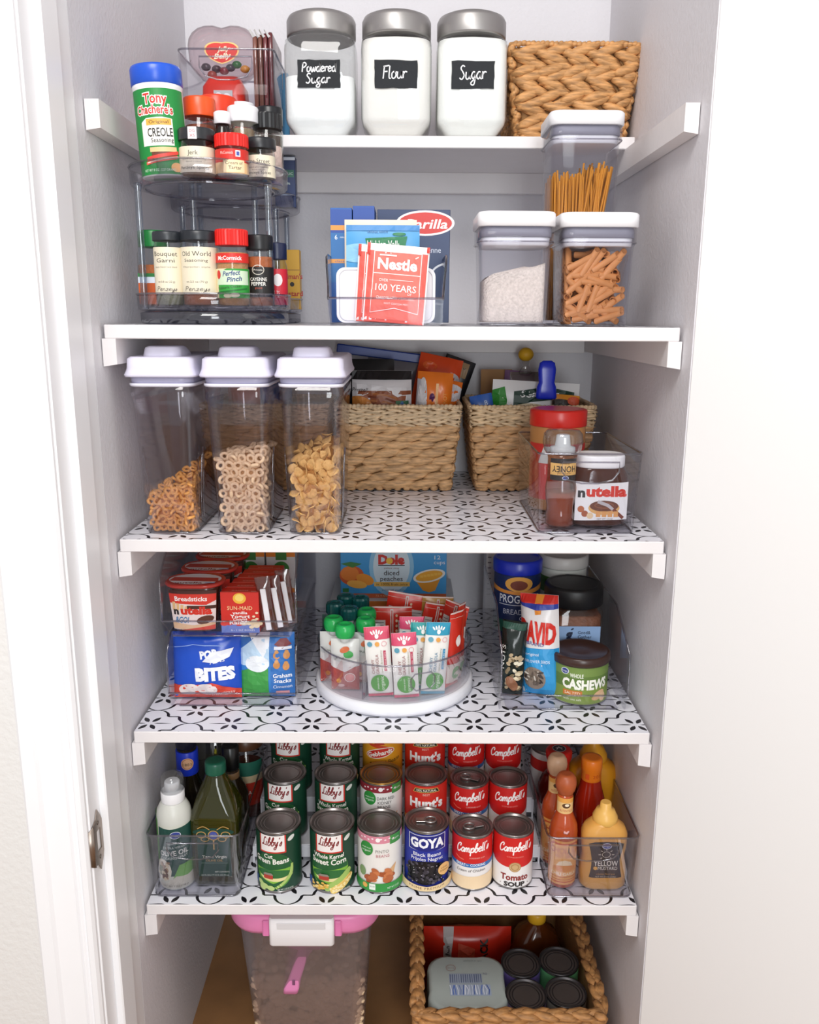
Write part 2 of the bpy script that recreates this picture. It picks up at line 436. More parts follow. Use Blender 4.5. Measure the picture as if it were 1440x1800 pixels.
# strike plate on the jamb
sp = thing('strike_plate', 'nickel strike plate with curved lip on the left door jamb', 'strike plate', (-HXW+.0006, 1.03, .675))
M_NICK = mat('#9a8d83', .32, metal=.9, noise=.15, nscale=60, name='worn_nickel')
pl = []
for sz in (-1, 1): pass
out = [(.018, .024), (.013, .034), (.004, .044), (-.004, .040), (-.0105, .030), (-.012, 0), (-.0105, -.030), (-.004, -.040), (.004, -.044), (.013, -.034), (.018, -.024)]
ho = [(-.003, -.016), (.011, -.016), (.011, .016), (-.003, .016)]
b = MB()
for seg in ([(-.012, -.030), (-.003, -.034), (-.003, .034), (-.012, .030)], [(.011, -.036), (.018, -.024), (.018, .024), (.011, .036)], [(-.003, .016), (.011, .016), (.011, .036), (.004, .046), (-.003, .034)], [(-.003, -.034), (.004, -.046), (.011, -.036), (.011, -.016), (-.003, -.016)]):
    b.prism(seg, 'x', 0, .0016)
obj('plate', b, M_NICK, sp)
b = MB(); rings = []
for k in range(7):
    a = math.radians(-90*k/6); r = .010; y = -.012-r*math.sin(-a); x = .0008-(r-r*math.cos(a)); hh = .032-.010*(k/6)
    rings.append([(x, y, -hh), (x+.0012*math.cos(a), y-.0012, -hh), (x+.0012*math.cos(a), y-.0012, hh), (x, y, hh)])
b.loft(rings); obj('lip', b, M_NICK, sp)
for zz in (.026, -.026): obj('screw', MB().lathe([(.0032, 0), (.0028, .0008), (.0005, .0010)], 12, M=Matrix.Translation((.0014, .004, zz)) @ Matrix.Rotation(math.pi/2, 4, 'Y')), mat('#7c746c', .3, metal=.9), sp)
# open door on the right, hinged at the right wall
dr = bpy.data.objects.new('door_1', None); COL.objects.link(dr); dr.location = (HXW+.0005, 1.150, 0); dr.rotation_euler = (0, 0, math.radians(-52))
tag(dr, 'plain white door standing open on the right', 'door', kind='structure')
obj('door_slab', MB().box(0, -.0, .006, .78, .035, 2.03+.38, .0015), M_DOOR, dr)

# ---------------------------------------------------------------- liner print
def liner(parent, y0, y1, z, ox=0, oy=0):
    d = Dec(top_map(0, 0, z), lay=.08, base=.35)
    X, y0m, y1m = 396, y0*1000, y1*1000
    d.rect(-X, y0m+.5, X, y1m, mat('#eeeef5', .3, name='vinyl_white'))
    d.win = (-X, y0m+.5, X, y1m)
    K = mat('#19161c', .35, name='vinyl_black'); a, bb, r = 127.0, 90.0, 22.3
    quad = []
    for k in range(8):
        f = math.radians(84*k/7); quad.append((r*math.sin(f), bb/2-r+r*math.cos(f)))
    wq = [1.5, 1.7, 2.1, 2.7, 3.4, 4.2, 4.8, 5.0]
    mid = [(24.5, bb/4), (a/4, bb/4), (a/2-24.5, bb/4)]
    path = quad+mid+[(a/2-p[0], bb/2-p[1]) for p in reversed(quad)]; wd = wq+[3.2, 2.6, 3.2]+list(reversed(wq))
    n = d.n
    for i in range(-4, 5):
        for j in range(int(y0m//bb)-1, int(y1m//bb)+2):
            cx, cy = i*a+ox, j*bb+oy
            for sx in (1, -1):
                for sy in (1, -1):
                    d.n = n; d.stroke([(cx+sx*p[0], cy+sy*p[1]) for p in path], wd, K)
            for (qx, qy) in ((0, 0), (a/2, bb/2)):
                px, py = cx+qx, cy+qy; d.n = n
                for sx in (1, -1):
                    d.n = n; d.stroke([(px+sx*t, py) for t in (7, 12, 18, 26, 34)], [.4, 2.6, 2.8, 1.6, .2], K)
                    for sy in (1, -1):
                        d.n = n; an = math.radians(57)
                        d.stroke([(px+sx*t*math.cos(an), py+sy*t*math.sin(an)) for t in (5, 8, 12, 16, 20, 23)], [.4, 5.0, 7.6, 7.4, 4.6, .4], K)
    d.n = n+1
    return d.build('shelf_liner', parent, 'white vinyl liner printed with black petals')
def shelf(key, y0, label, oy, ox=0):
    z = Z[key]
    t = thing('pantry_shelf', label, 'shelf', (0, 0, 0)); t['kind'] = 'structure'
    obj('board', MB().box(-.397, y0, z-.019, .397, BY-.001, z, .0012), M_SHELF, t)
    if key != 'A': liner(t, y0, BY-.002, z, ox, oy)
    return t
shelf('A', 1.503, 'narrow white top shelf holding the glass jars', 0)
shelf('B', FY, 'white shelf under the spice turntables and pasta containers', 20)
shelf('C', FY, 'white patterned shelf under the cereal containers and woven baskets', 1220-1170, 65)
shelf('D', FY, 'white patterned shelf under the round snack turntable', 1218-1170, -126+127)
shelf('E', FY, 'white patterned shelf under the rows of cans', 1192-1170, 20)
nt_ = 4
for key in 'ABCDE':
    zt = Z[key]-.019; y0 = FY
    for sx in (-1, 1):
        out = [(sx*.4005, zt-.038), (sx*.3815, zt-.035), (sx*.3815, zt), (sx*.4005, zt)]
        struct('trim_%d' % nt_, MB().prism(out, 'y', y0-.001, BY-.0005), M_SHELF, 'white wooden cleat on the %s wall under the %s shelf' % ('left' if sx < 0 else 'right', {'A': 'top', 'B': 'second', 'C': 'middle', 'D': 'fourth', 'E': 'lowest'}[key]), 'shelf cleat'); nt_ += 1
    struct('trim_%d' % nt_, MB().box(-.381, BY-.019, zt-.038, .381, BY-.0005, zt, .001), M_SHELF, 'white wooden ledger along the back wall under the %s shelf' % {'A': 'top', 'B': 'second', 'C': 'middle', 'D': 'fourth', 'E': 'lowest'}[key], 'shelf ledger'); nt_ += 1

# ================================================================ builders
def rotz(a): return Matrix.Rotation(math.radians(a), 4, 'Z')
def bag(parent, w, h, t, col, name='pouch', rough=.35, nu=12, nv=14, seal=8, bump=1.2, sealcol=None, M=None, gusset=0, wob=1):
    """soft packet standing on its lower edge: w wide (x), h tall (z), t thick (y), mm; returns (object, front map)"""
    fn = pillow_fn(w, h, t); rnd = random.Random(int(w*31+h*7+t))
    ph = [rnd.uniform(0, 6.28) for _ in range(4)]
    def wr(u, v): return wob*bump*.5*(math.sin(u*.23+v*.11+ph[0])+math.sin(v*.31-u*.17+ph[1])) if bump else 0
    def S(u, v, l, side=-1):
        y = fn(u, v, side); k = min(1, abs(y)/(t*.3+.01)); y += side*wr(u, v)*k
        p = Vector((u*.001, (y+side*l)*.001, v*.001)); return (M @ p) if M is not None else p
    b = MB(); us = [w*(i/nu-.5) for i in range(nu+1)]; vs = [h*j/nv for j in range(nv+1)]
    for side in (-1, 1):
        vv = [S(u, v, 0, side) for v in vs for u in us]; n = nu+1
        ff = [[j*n+i, j*n+i+1, (j+1)*n+i+1, (j+1)*n+i] for j in range(nv) for i in range(nu)]
        b.add(vv, ff, 0, True)
    o = obj(name, b, mat(col, rough) if not isinstance(col, bpy.types.Material) else col, parent)
    D = lambda: Dec(S, w/nu, h/nv, lay=.09, base=.35)
    # centre the facet grid on the packet so that print lies on the same facets
    class PD(Dec):
        def tri(s, polys, c, **k):
            off = w/2; polys = [[(p[0]+off, p[1]) for p in q] for q in polys]
            return Dec.tri(s, polys, c, **k)
    def mk():
        d = PD(lambda u, v, l: S(u-w/2, v, l), w/nu, h/nv, lay=.12, base=.95); d.win = (0, 0, w, h); return d
    return o, mk
def carton(name, label, cat, loc, w, d, h, col, rz=0, rx=0, ry=0, group=None, rough=.4):
    """paper box, mm; origin at the middle of its front lower edge"""
    t = thing(name, label, cat, loc, rz, group, rx, ry)
    obj('carton', MB().box(-w/2000, 0, 0, w/2000, d/1000, h/1000, .0006), mat(col, rough), t)
    return t
def jar(name, label, cat, loc, R, H, cap, capcol, fill, fillh, lab=None, neck=.82, capR=None, rz=0, group=None, tilt=(0, 0), glass=None, sq=False, caprough=.35, capsmooth=True, ridges=0, shoulder=.010):
    """small jar: clear body, contents, cap, printed label; metres; cap is its height"""
    t = thing(name, label, cat, loc, rz, group, tilt[0], tilt[1])
    hs = H-cap; capR = capR or R*.98; G = glass or GLASS
    pr = [(R*.9, 0), (R, .003), (R, hs-shoulder), (R*neck, hs-.002), (R*neck, hs+.004)]
    if sq:
        def sec(r, z): return (z, r, r*.9, r*.45)
        obj('jar', MB().rr([sec(*p) for p in pr]), G, t)
        if fill: obj('contents', MB().rr([sec(R*.9, .002), sec(R*.93, .004), sec(R*.93, min(fillh, hs-shoulder)), sec(R*.9, min(fillh, hs-shoulder)+.0005)]), mat(fill, .8, noise=.35, nscale=300, bump=.5, bscale=500), t)
    else:
        obj('jar', MB().lathe(pr, 28), G, t)
        if fill: obj('contents', MB().lathe([(R*.85, .002), (R*.94, .004), (R*.94, min(fillh, hs-shoulder)), (R*.9, min(fillh, hs-shoulder)+.0005)], 24), mat(fill, .8, noise=.35, nscale=300, bump=.5, bscale=500), t)
    cb = MB(); cp = [(capR*.99, hs), (capR, hs+.001), (capR, H-.0025), (capR*.95, H-.0005), (capR*.6, H)]
    if ridges:
        rings = []
        for (r, z) in cp:
            rings.append([((r*(1 if (i % 2) or z > H-.002 else .965))*math.cos(2*math.pi*i/(ridges*2)), (r*(1 if (i % 2) or z > H-.002 else .965))*math.sin(2*math.pi*i/(ridges*2)), z) for i in range(ridges*2)])
        cb.loft(rings, True, True, 0, False)
    else: cb.lathe(cp, 28)
    obj('cap', cb, mat(capcol, caprough), t)
    if lab:
        S = cyl_map(R) if not sq else flat_map(0, -R*.9, 0)
        d = Dec(S, 3.0 if not sq else None); lab(d, R*1000, H*1000, hs*1000); d.build('label', t)
    return t
def rr_map(secs):
    """front of a loft of rounded rectangles (z, hx, hy, r)"""
    def S(u, v, l):
        z = v*.001; k = 0
        while k < len(secs)-2 and z > secs[k+1][0]: k += 1
        a, b = secs[k], secs[k+1]; t = max(0, min(1, (z-a[0])/max(1e-6, b[0]-a[0]))); hx, hy, r = [lerp(a[i], b[i], t) for i in (1, 2, 3)]
        r = min(r, hx, hy); ax = min(abs(u*.001), hx*.995); y = hy if ax < hx-r else hy-r+math.sqrt(max(0, r*r-(ax-hx+r)**2))
        return (u*.001, -(y+l*.001), z)
    return S
def pap(d, R, v0, v1, col, frac=.5):
    a = math.pi*R*frac; d.rect(-a, v0, a, v1, col)
def braid(b, p, q, n, rr, rnd, slope=.5, outd=Vector((0, -1, 0)), up=Vector((0, 0, 1)), seg=(6, 4)):
    """one plaited row between p and q: two half rows of slanted strands that meet in chevrons; rr half height of the row"""
    ax = (q-p); L = ax.length; ax.normalize(); step = L/n
    for h in (0, 1):
        sg = 1 if h else -1
        for i in range(n):
            c = p+ax*(step*(i+.5+.25*h))+up*(sg*rr*.48)+outd*(rnd.uniform(-.0006, .0012))
            tp = (c-p).dot(ax); ln = max(.004, min(step*.86, tp+.006, L-tp+.006)); an = sg*slope+rnd.uniform(-.08, .08)
            d = ax*math.cos(an)+up*math.sin(an)*1.0; e = d.cross(outd).normalized()
            M = Matrix((d, outd, e)).transposed()
            b.ell(c, (ln, rr*.74, rr*.80), M, seg[0], seg[1])
WICK = None
def wicker(col='#b98a55', dark=.5):
    """dried plant fibre: streaks along the strand, tone varying from strand to strand"""
    key = ('wick', col)
    if key in MC: return MC[key]
    m = bpy.data.materials.new('woven_fibre'); m.use_nodes = True; nt = m.node_tree; b = nt.nodes['Principled BSDF']; b.inputs['Roughness'].default_value = .62
    c = srgb(col); tc = nt.nodes.new('ShaderNodeTexCoord'); mp = nt.nodes.new('ShaderNodeMapping'); mp.inputs['Scale'].default_value = (30, 60, 160)
    n = nt.nodes.new('ShaderNodeTexNoise'); n.inputs['Scale'].default_value = 1.6; n.inputs['Detail'].default_value = 4
    cr = nt.nodes.new('ShaderNodeValToRGB'); e = cr.color_ramp.elements
    e[0].position = .30; e[0].color = (*[x*dark for x in c], 1); e[1].position = .68; e[1].color = (*[min(1, x*1.25) for x in c], 1)
    bp = nt.nodes.new('ShaderNodeBump'); bp.inputs['Strength'].default_value = .35; bp.inputs['Distance'].default_value = .002
    L = nt.links.new; L(tc.outputs['Object'], mp.inputs[0]); L(mp.outputs[0], n.inputs['Vector']); L(n.outputs['Fac'], cr.inputs[0]); L(cr.outputs[0], b.inputs['Base Color']); L(n.outputs['Fac'], bp.inputs['Height']); L(bp.outputs[0], b.inputs['Normal'])
    MC[key] = m
    return m
def basket(name, label, loc, wt, wb, dt, db, h, rows, ncol, col, pale=None, palerows=0, group=None, seed=1, slope=.5, rz=0, base_t=.012, leaf=False):
    """tapered plaited basket; origin at floor centre; front at -y"""
    t = thing(name, label, 'basket', loc, rz, group); rnd = random.Random(seed); F = wicker(col); FP = wicker(pale) if pale else F
    mt = [(wt/2, dt/2), (wb/2, db/2)]
    def hx(z): return lerp(wb, wt, z/h)/2
    def hy(z): return lerp(db, dt, z/h)/2
    core = mat('#8f673c', .8, noise=.3, nscale=80)
    inner = MB().rr([(.004, wb/2-.004, db/2-.004, .01), (h-.004, wt/2-.004, dt/2-.004, .01), (h-.004, wt/2-.010, dt/2-.010, .008), (.010, wb/2-.010, db/2-.010, .008)], 3, smooth=False)
    obj('inner_wall', inner, core, t)
    rh = (h-.010)/rows
    for side, nm in enumerate(('front', 'right', 'back', 'left')):
        b = MB(); bp = MB()
        for r in range(rows):
            z = .006+rh*(r+.5); x, y = hx(z), hy(z); tgt = bp if r >= rows-palerows else b
            if side == 0: p, q, o = Vector((-x, -y, z)), Vector((x, -y, z)), Vector((0, -1, 0))
            elif side == 1: p, q, o = Vector((x, -y, z)), Vector((x, y, z)), Vector((1, 0, 0))
            elif side == 2: p, q, o = Vector((x, y, z)), Vector((-x, y, z)), Vector((0, 1, 0))
            else: p, q, o = Vector((-x, y, z)), Vector((-x, -y, z)), Vector((-1, 0, 0))
            n = max(3, int(round(ncol*(q-p).length/wt*(1.7 if tgt is bp else 1))))
            sl = slope if (r % 2 == 0) else -slope
            if tgt is bp:
                for k in (-1, 1): braid(tgt, p+Vector((0, 0, k*rh*.25)), q+Vector((0, 0, k*rh*.25)), n, rh*.27, rnd, sl*1.1, o)
            elif leaf:
                ax = (q-p); L_ = ax.length; ax.normalize(); st = L_/n
                for i in range(n+1):
                    c = p+ax*(st*(i+(.5 if r % 2 else 0))); half = st*.74
                    
                    if i == 0 and not r % 2: c += ax*st*.2
                    if i == n and r % 2: continue
                    if i == n: c -= ax*st*.2
                    an = (.16 if side % 2 == 0 else -.16)+rnd.uniform(-.05, .05); dd = ax*math.cos(an)+Vector((0, 0, 1))*math.sin(an); e = dd.cross(o).normalized()
                    tp = (c-p).dot(ax); half = min(half, tp+.005, L_-tp+.005)
                    tgt.ell(c+o*rnd.uniform(-.0005, .0012), (half, .0058, rh*.66), Matrix((dd, o, e)).transposed(), 8, 4)
            else: braid(tgt, p, q, n, rh*.56, rnd, sl, o)
        wv = obj('woven_%s' % nm, b, F, t, fix=False); wv['kind'] = 'stuff'
        if bp.v:
            wv = obj('pale_band_%s' % nm, bp, FP, t, fix=False); wv['kind'] = 'stuff'
    # wrapped rim
    b = MB(); ring = rrect(wt/2, dt/2, .012, 3); pts = []
    for i in range(len(ring)):
        a, c = Vector((*ring[i], h)), Vector((*ring[(i+1) % len(ring)], h)); n = max(1, int((c-a).length/.0075))
        for k in range(n): pts.append(a.lerp(c, k/n))
    for i, p in enumerate(pts):
        d = (pts[(i+1) % len(pts)]-pts[i-1]).normalized(); e = d.cross(Vector((0, 0, 1)))
        dd = (d+Vector((0, 0, .55))+e*rnd.uniform(-.1, .1)).normalized(); e = dd.cross(e.cross(dd)).normalized() if False else dd.cross(Vector((0, 0, 1))).normalized(); f = dd.cross(e)
        b.ell(p+Vector((0, 0, rnd.uniform(-.0008, .0008))), (.0062, .0048, .0046), Matrix((dd, e, f)).transposed(), 6, 4)
    rm = obj('rim', b, FP, t, fix=False)
    # base coil
    b = MB(); ring = rrect(wb/2, db/2, .012, 3); pts = []
    for i in range(len(ring)):
        a, c = Vector((*ring[i], base_t*.5)), Vector((*ring[(i+1) % len(ring)], base_t*.5)); n = max(1, int((c-a).length/.016))
        for k in range(n): pts.append(a.lerp(c, k/n))
    for i, p in enumerate(pts):
        d = (pts[(i+1) % len(pts)]-pts[i-1]).normalized(); e = d.cross(Vector((0, 0, 1))).normalized(); f = d.cross(e)
        b.ell(p, (.0085, .006, base_t*.5), Matrix((d, e, f)).transposed(), 6, 4)
    obj('base_coil', b, F, t, fix=False)
    return t
def clear_bin(name, label, loc, w, d, h, rz=0, group=None, handle=True, tint=None, flare=.006, wt=.0022):
    """open clear box with rounded corners, rim and a scooped grip on the front; origin at the middle of the front lower edge"""
    t = thing(name, label, 'storage bin', loc, rz, group); cy = d/2; r = .012
    o = [(0, w/2-.004-flare, d/2-.004-flare, r, 0, cy), (.003, w/2-flare, d/2-flare, r, 0, cy), (h, w/2, d/2, r, 0, cy)]
    i = [(h, w/2-wt, d/2-wt, r-.001, 0, cy), (.004, w/2-flare-wt, d/2-flare-wt, r-.001, 0, cy)]
    obj('bin_body', MB().rr(o+i, 4), tint or PLASTIC, t)
    ring = [(x, y+cy, h) for x, y in rrect(w/2-.001, d/2-.001, r, 4)]
    obj('rim', MB().tube(ring, .0017, 6, closed=True), RIMP, t)
    ring = [(x, y+cy, .0018) for x, y in rrect(w/2-flare-.001, d/2-flare-.001, r, 4)]
    obj('foot_edge', MB().tube(ring, .0016, 6, closed=True), RIMP, t)
    if handle:
        hw, hh = w*.27, h*.26; y = lambda z: -.0012+flare*(1-z/h)
        pts = [(-hw, h-.012), (hw, h-.012), (hw, h-.012-hh*.45), (hw*.78, h-.012-hh*.85), (hw*.3, h-.012-hh), (-hw*.3, h-.012-hh), (-hw*.78, h-.012-hh*.85), (-hw, h-.012-hh*.45)]
        b = MB().tube([(x, y(z), z) for x, z in pts], .0014, 6, closed=True)
        obj('grip', b, RIMP, t)
    return t

# ================================================================ top shelf
def glass_jar(name, label, x, words, fillh, fillcol):
    zA = Z['A']; t = thing(name, label, 'jar', (x, 1.568, zA+.0005))
    hx = .0585
    def sec(z, s, c): return (z, hx*s, hx*s, hx*c)
    obj('glass_body', MB().rr([sec(.0, .70, .2), sec(.004, .74, .22), sec(.022, .97, .32), sec(.03, 1.0, .34), sec(.135, 1.0, .36), sec(.150, .99, .5), sec(.158, .92, .8), sec(.162, .84, .84), sec(.166, .84, .84)], 5), GLASS, t)
    M = mat(fillcol, .95, noise=.02, nscale=60, bump=.3, bscale=120)
    f = []
    for (z, s, c) in ((.003, .66, .2), (.006, .71, .22), (.022, .94, .32), (.03, .97, .34), (min(fillh, .135), .97, .36)): f.append(sec(z, s, c))
    if fillh > .135: f += [sec(fillh, .96, .5), sec(fillh+.004, .8, .75)]
    else: f += [sec(fillh+.003, .8, .6)]
    obj('contents', MB().rr(f, 5), M, t)
    obj('lid', MB().lathe([(.0555, .160), (.0575, .161), (.0580, .163), (.0580, .186), (.055, .192), (.047, .1955), (.02, .197)], 48), mat('#a9a6a4', .42, metal=.8, name='brushed_metal_lid'), t)
    d = Dec(flat_map(0, -hx-.0002, .094), lay=.06, base=.25)
    rnd = random.Random(x*100); P = []
    for (a, b2, c, e) in ((-35, -21, 35, -21), (35, -21, 35, 21), (35, 21, -35, 21), (-35, 21, -35, -21)):
        for k in range(7): P.append((lerp(a, c, k/7)+rnd.uniform(-.7, .7), lerp(b2, e, k/7)+rnd.uniform(-.7, .7)))
    d.poly(P, mat('#23262a', .8, noise=.2, nscale=300, name='chalkboard_label')); W = '#f4f4f6'
    for (s, u, v, ww, xh) in words: d.hand(s, u, v, ww, xh, 1.9, W, rot=1)
    d.build('chalk_label', t, 'black chalk label with white handwriting')
    return t
glass_jar('glass_canister', 'half-full square glass jar marked Powdered Sugar beside the clear bin', -.126, [('Powdered', 0, 7, 56, 8), ('Sugar', -2, -10, 40, 8.5)], .092, '#fbfbfd')
glass_jar('glass_canister', 'full square glass jar marked Flour, between the two sugar jars', .0005, [('Flour', -3, -1, 40, 11)], .150, '#f6f2ef')
glass_jar('glass_canister', 'full square glass jar marked Sugar beside the woven basket', .1265, [('Sugar', -1, -1, 44, 12)], .150, '#fbfaf8')
basket('woven_basket', 'brown woven basket on the top shelf beside the glass jars', (.297, 1.636, Z['A']+.0005), .214, .176, .225, .19, .145, 7, 5, '#c8935c', seed=3, slope=.34)

# clear bin with sweets
zA = Z['A']
clear_bin('clear_bin', 'clear plastic bin on the top shelf behind the spice jars', (-.279, 1.515, zA+.0005), .160, .20, .132)
t = thing('candy_dispenser', 'clear bean-shaped sweet dispenser with red base in the top bin', 'candy dispenser', (-.297, 1.60, zA+.006))
b = MB()
lob = []
for k in range(24):
    a = 2*math.pi*k/24; r = .05+.0
    lob.append((.060*math.cos(a), .044*math.sin(a)+(.016*(abs(math.cos(a))**.8) if math.sin(a) > 0 else 0)))
b = MB(); rings = []
for yy, s in ((-.022, .88), (-.016, .98), (0, 1), (.016, .98), (.022, .88)): rings.append([(x*s, yy, .135+z*s) for x, z in lob])
b.loft(rings); obj('bean_hopper', b, clear('#f0e6e8', .7, 1.8, .05, .10), t)
obj('base', MB().rr([(0, .034, .030, .014), (.006, .040, .034, .014), (.085, .036, .030, .014), (.102, .026, .02, .012)], 4), mat('#e2301f', .3), t)
d = Dec(flat_map(0, -.0225, .137), lay=.06, base=.3)
P = [(-27*math.cos(a)*(1 if math.cos(a) < 0 else 1), 15*math.sin(a)+5*abs(math.cos(a))) for a in [2*math.pi*k/28 for k in range(28)]]
d.poly([(x*1.1, y*1.12) for x, y in P], '#f0c77a'); d.poly(P, '#d8281c'); d.text('Jelly', 3, 7, 7, '#f8eccb', 22, bold=.03, shear=.3, rot=4); d.text('Belly', 1, -4, 8, '#f8eccb', 30, bold=.03, shear=.3, rot=4)
d.build('badge', t, 'red bean-shaped badge with cream lettering')
d = Dec(flat_map(.002, -.0345, .062), lay=.06, base=.4); d.rect(-16, -14, 16, 14, '#c9c8c8'); d.ell(-8, 7, 5, 4, '#f4f4f4'); d.ell(6, 5, 6, 4.5, '#f4f4f4'); d.ell(-3, -7, 6, 4, '#ededed'); d.ell(9, -7, 4, 4, '#f4f4f4'); d.build('foil_label', t)
for k, (x, z, c, nm) in enumerate(((-.030, .072, '#3a2230', 'dark plum'), (-.020, .060, '#a8391d', 'rust red'), (-.012, .069, '#43202c', 'deep maroon'), (.001, .066, '#8a2030', 'crimson'), (.012, .071, '#33203a', 'near-black purple'), (.023, .076, '#177a2b', 'bright green'), (.037, .069, '#e5a22a', 'golden yellow'))):
    o = obj('jelly_bean', MB().ell((0, 0, 0), (.0085, .006, .0062), None, 10, 7), mat(c, .15), None, (-.297+x, 1.60-.012, zA+.006+z+.046)); tag(o, '%s jelly bean inside the clear sweet dispenser' % nm, 'candy', 'jelly beans in the dispenser')
for k, (x, tint) in enumerate(((-.2335, '#7d4d40'), (-.2250, '#6f4438'), (-.2165, '#6b3033'), (-.2080, '#62292d'))):
    t = thing('dark_sachet', '%s upright brown foil sachet in the top bin, counted from the sweet dispenser' % ('first', 'second', 'third', 'fourth')[k], 'sachet', (x, 1.535, zA+.005), 0, 'brown sachets in the top bin')
    obj('foil_pouch', MB().rr([(0, .0036, .055, .003, 0, .055), (.150+.002*k, .0038, .055, .003, 0, .055), (.153+.002*k, .003, .053, .0028, 0, .055)], 4), mat(tint, .16, spec=.8), t)
    obj('torn_flap', MB().add([(-.003, .0, .150), (.001, .0, .152), (-.006-.001*k, -.004, .162), (-.009, -.004, .160), (-.003, .05, .150), (.001, .05, .152), (-.006-.001*k, .05, .162), (-.009, .05, .160)], [(0, 1, 2, 3), (7, 6, 5, 4), (0, 3, 7, 4), (1, 5, 6, 2), (3, 2, 6, 7), (0, 4, 5, 1)]), mat('#8f8a88', .3, metal=.5), t)
t = carton('small_blue_packet', 'small blue and yellow packet at the back of the top bin', 'packet', (-.205, 1.66, zA+.006), 18, 8, 128, '#3f93c6'); 
d = Dec(flat_map(0, 0, 0)); d.rect(-9, 100, 0, 128, '#d3a45a'); d.build('print', t)

# ================================================================ second shelf: spice turntables
zB = Z['B']+.0006
def spice_rack(label, x, y, back=False):
    t = thing('spice_turntable', label, 'turntable', (x, y, zB)); R = .114
    P = clear('#f0f0f5', .6, 2.2, .05, .05, name='smoky_clear_plastic')
    def tray(nm, z, rim):
        pr = [(R-.020, z), (R-.004, z+.0015), (R-.001, z+.004), (R, z+rim), (R-.0022, z+rim), (R-.004, z+.006), (.03, z+.004)]
        obj(nm, MB().lathe(pr, 48), P, t)
    obj('turntable_base', MB().lathe([(R-.012, 0), (R-.004, .002), (R-.004, .016), (R-.012, .018)], 48), clear('#b9bac6', .5, 2, .08, .08, haze=.12, hazecol='#a8a9b6'), t)
    tray('lower_tray', .018, .024); tray('upper_tray', .192, .026)
    for k, zz in (('lower_rim', .0425), ('upper_rim', .2185)):
        obj(k, MB().tube([(R*math.cos(2*math.pi*i/40), R*math.sin(2*math.pi*i/40), zz) for i in range(40)], .0014, 6, closed=True), RIMP, t)
    obj('tray_ring', MB().tube([((R-.02)*math.cos(2*math.pi*i/40), (R-.02)*math.sin(2*math.pi*i/40), .191) for i in range(40)], .0016, 6, closed=True), RIMP, t)
    for a in (-152, -28, 62, 118) if not back else (-140, -40, 40, 140):
        px, py = (R-.009)*math.cos(math.radians(a)), (R-.009)*math.sin(math.radians(a))
        obj('post', MB().lathe([(.0045, .020), (.0062, .024), (.005, .03), (.005, .186), (.0062, .190), (.0062, .196)], 14, px, py), clear('#dfe6ee', .75, 1.6, .04, .14, name='clear_post'), t)
    return t
spice_rack('two-tier clear spice turntable nearest the shelf edge', -.272, 1.328)
spice_rack('two-tier clear spice turntable standing behind the first one', -.287, 1.603, True)
zu, zl = zB+.1985, zB+.0245
K, CRM, TXK = '#1b1a1e', '#e9dfc6', '#3a3530'
# upper tier
t = thing('seasoning_canister', 'tall green creole seasoning canister with blue lid on the upper tier', 'seasoning', (-.318, 1.262, zu), 0, None, 0, -3)
obj('canister', MB().lathe([(.031, 0), (.0328, .002), (.0328, .112), (.0335, .114), (.0335, .117)], 36), mat('#f2f2f2', .35), t)
obj('cap', MB().lathe([(.0335, .117), (.0345, .118), (.0345, .138), (.033, .1415), (.026, .1425)], 36), mat('#1f55c9', .3), t)
d = Dec(cyl_map(.0328), 3.0)
d.rect(-50, 1.5, 50, 110, '#1e8a3e'); d.poly([(-20, 38), (24, 38), (24, 72), (10, 74), (-12, 73), (-20, 68)], '#f2efe8')
d.hand('', 0, 0, 10, 1, 1, '#fff') if False else None
d.text('Tony', 3, 98, 13, '#f3efe6', 34, bold=.09, arc=-1); d.text('Tony', 3, 98, 13, '#cf2a22', 32, bold=.02, arc=-1)
d.text("Chachere's", 0, 84, 11, '#f3efe6', 54, bold=.10, arc=-1); d.text("Chachere's", 0, 84, 11, '#cf2a22', 52, bold=.02, arc=-1)
d.rect(-12, 64, 22, 72, '#eeb04e'); d.text('Original', 5, 68, 4, TXK, 26); d.text('CREOLE', 6, 55, 11, '#26231f', 34, bold=.01); d.text('Seasoning', 8, 45, 5.5, '#26231f', 30)
d.rect(-10, 30, 26, 36, '#e2c48e'); d.rect(-8, 23, 26, 30, '#6b3a28'); d.poly([(-16, 19), (28, 27), (28, 31), (-16, 24)], '#d8433a'); d.poly([(-18, 14), (26, 21), (26, 25), (-18, 18)], '#e0584a'); d.poly([(-16, 16), (28, 23.5), (28, 24.5), (-16, 17.5)], '#f3d9cf'); d.ell(24, 10, 8, 6, '#e8b070')
d.text('NET WT 8 OZ. (227 GRAMS)', 0, 7, 3.4, '#dff0df', 44); d.build('label', t)
def lab_pz(a, b2=None, sub=1):
    def f(d, R, H, hs):
        pap(d, R, 4, hs-9, CRM, .62); d.text(a, -1, hs-17, 6, TXK, None if len(a) < 6 else R*1.7, shear=.05)
        if sub: d.text('bold & spicy seasoning', 0, hs-25, 2, '#7a7065', R*1.4); d.text('hand mixed', 0, hs-28.5, 1.6, '#7a7065', R*.9)
        d.text('Penzeys Spices', 0, 10, 4, TXK, R*1.75)
    return f
t = jar('spice_jar', 'squat jerk spice jar with black lid and cream label on the upper tier', 'spice jar', (-.2705, 1.249, zu), .0242, .062, .016, '#26282c', '#a08264', .036, lab_pz('Jerk'), neck=.95, capR=.0252)
d = Dec(cyl_map(.0253), 3); d.rect(-6, 45.5, 6, 61, '#eadfe0'); d.text('DG', 0, 56, 3.5, '#b8505a', 7); d.text('XS', 0, 50, 3.5, '#b8505a', 7); d.build('sticker', t)
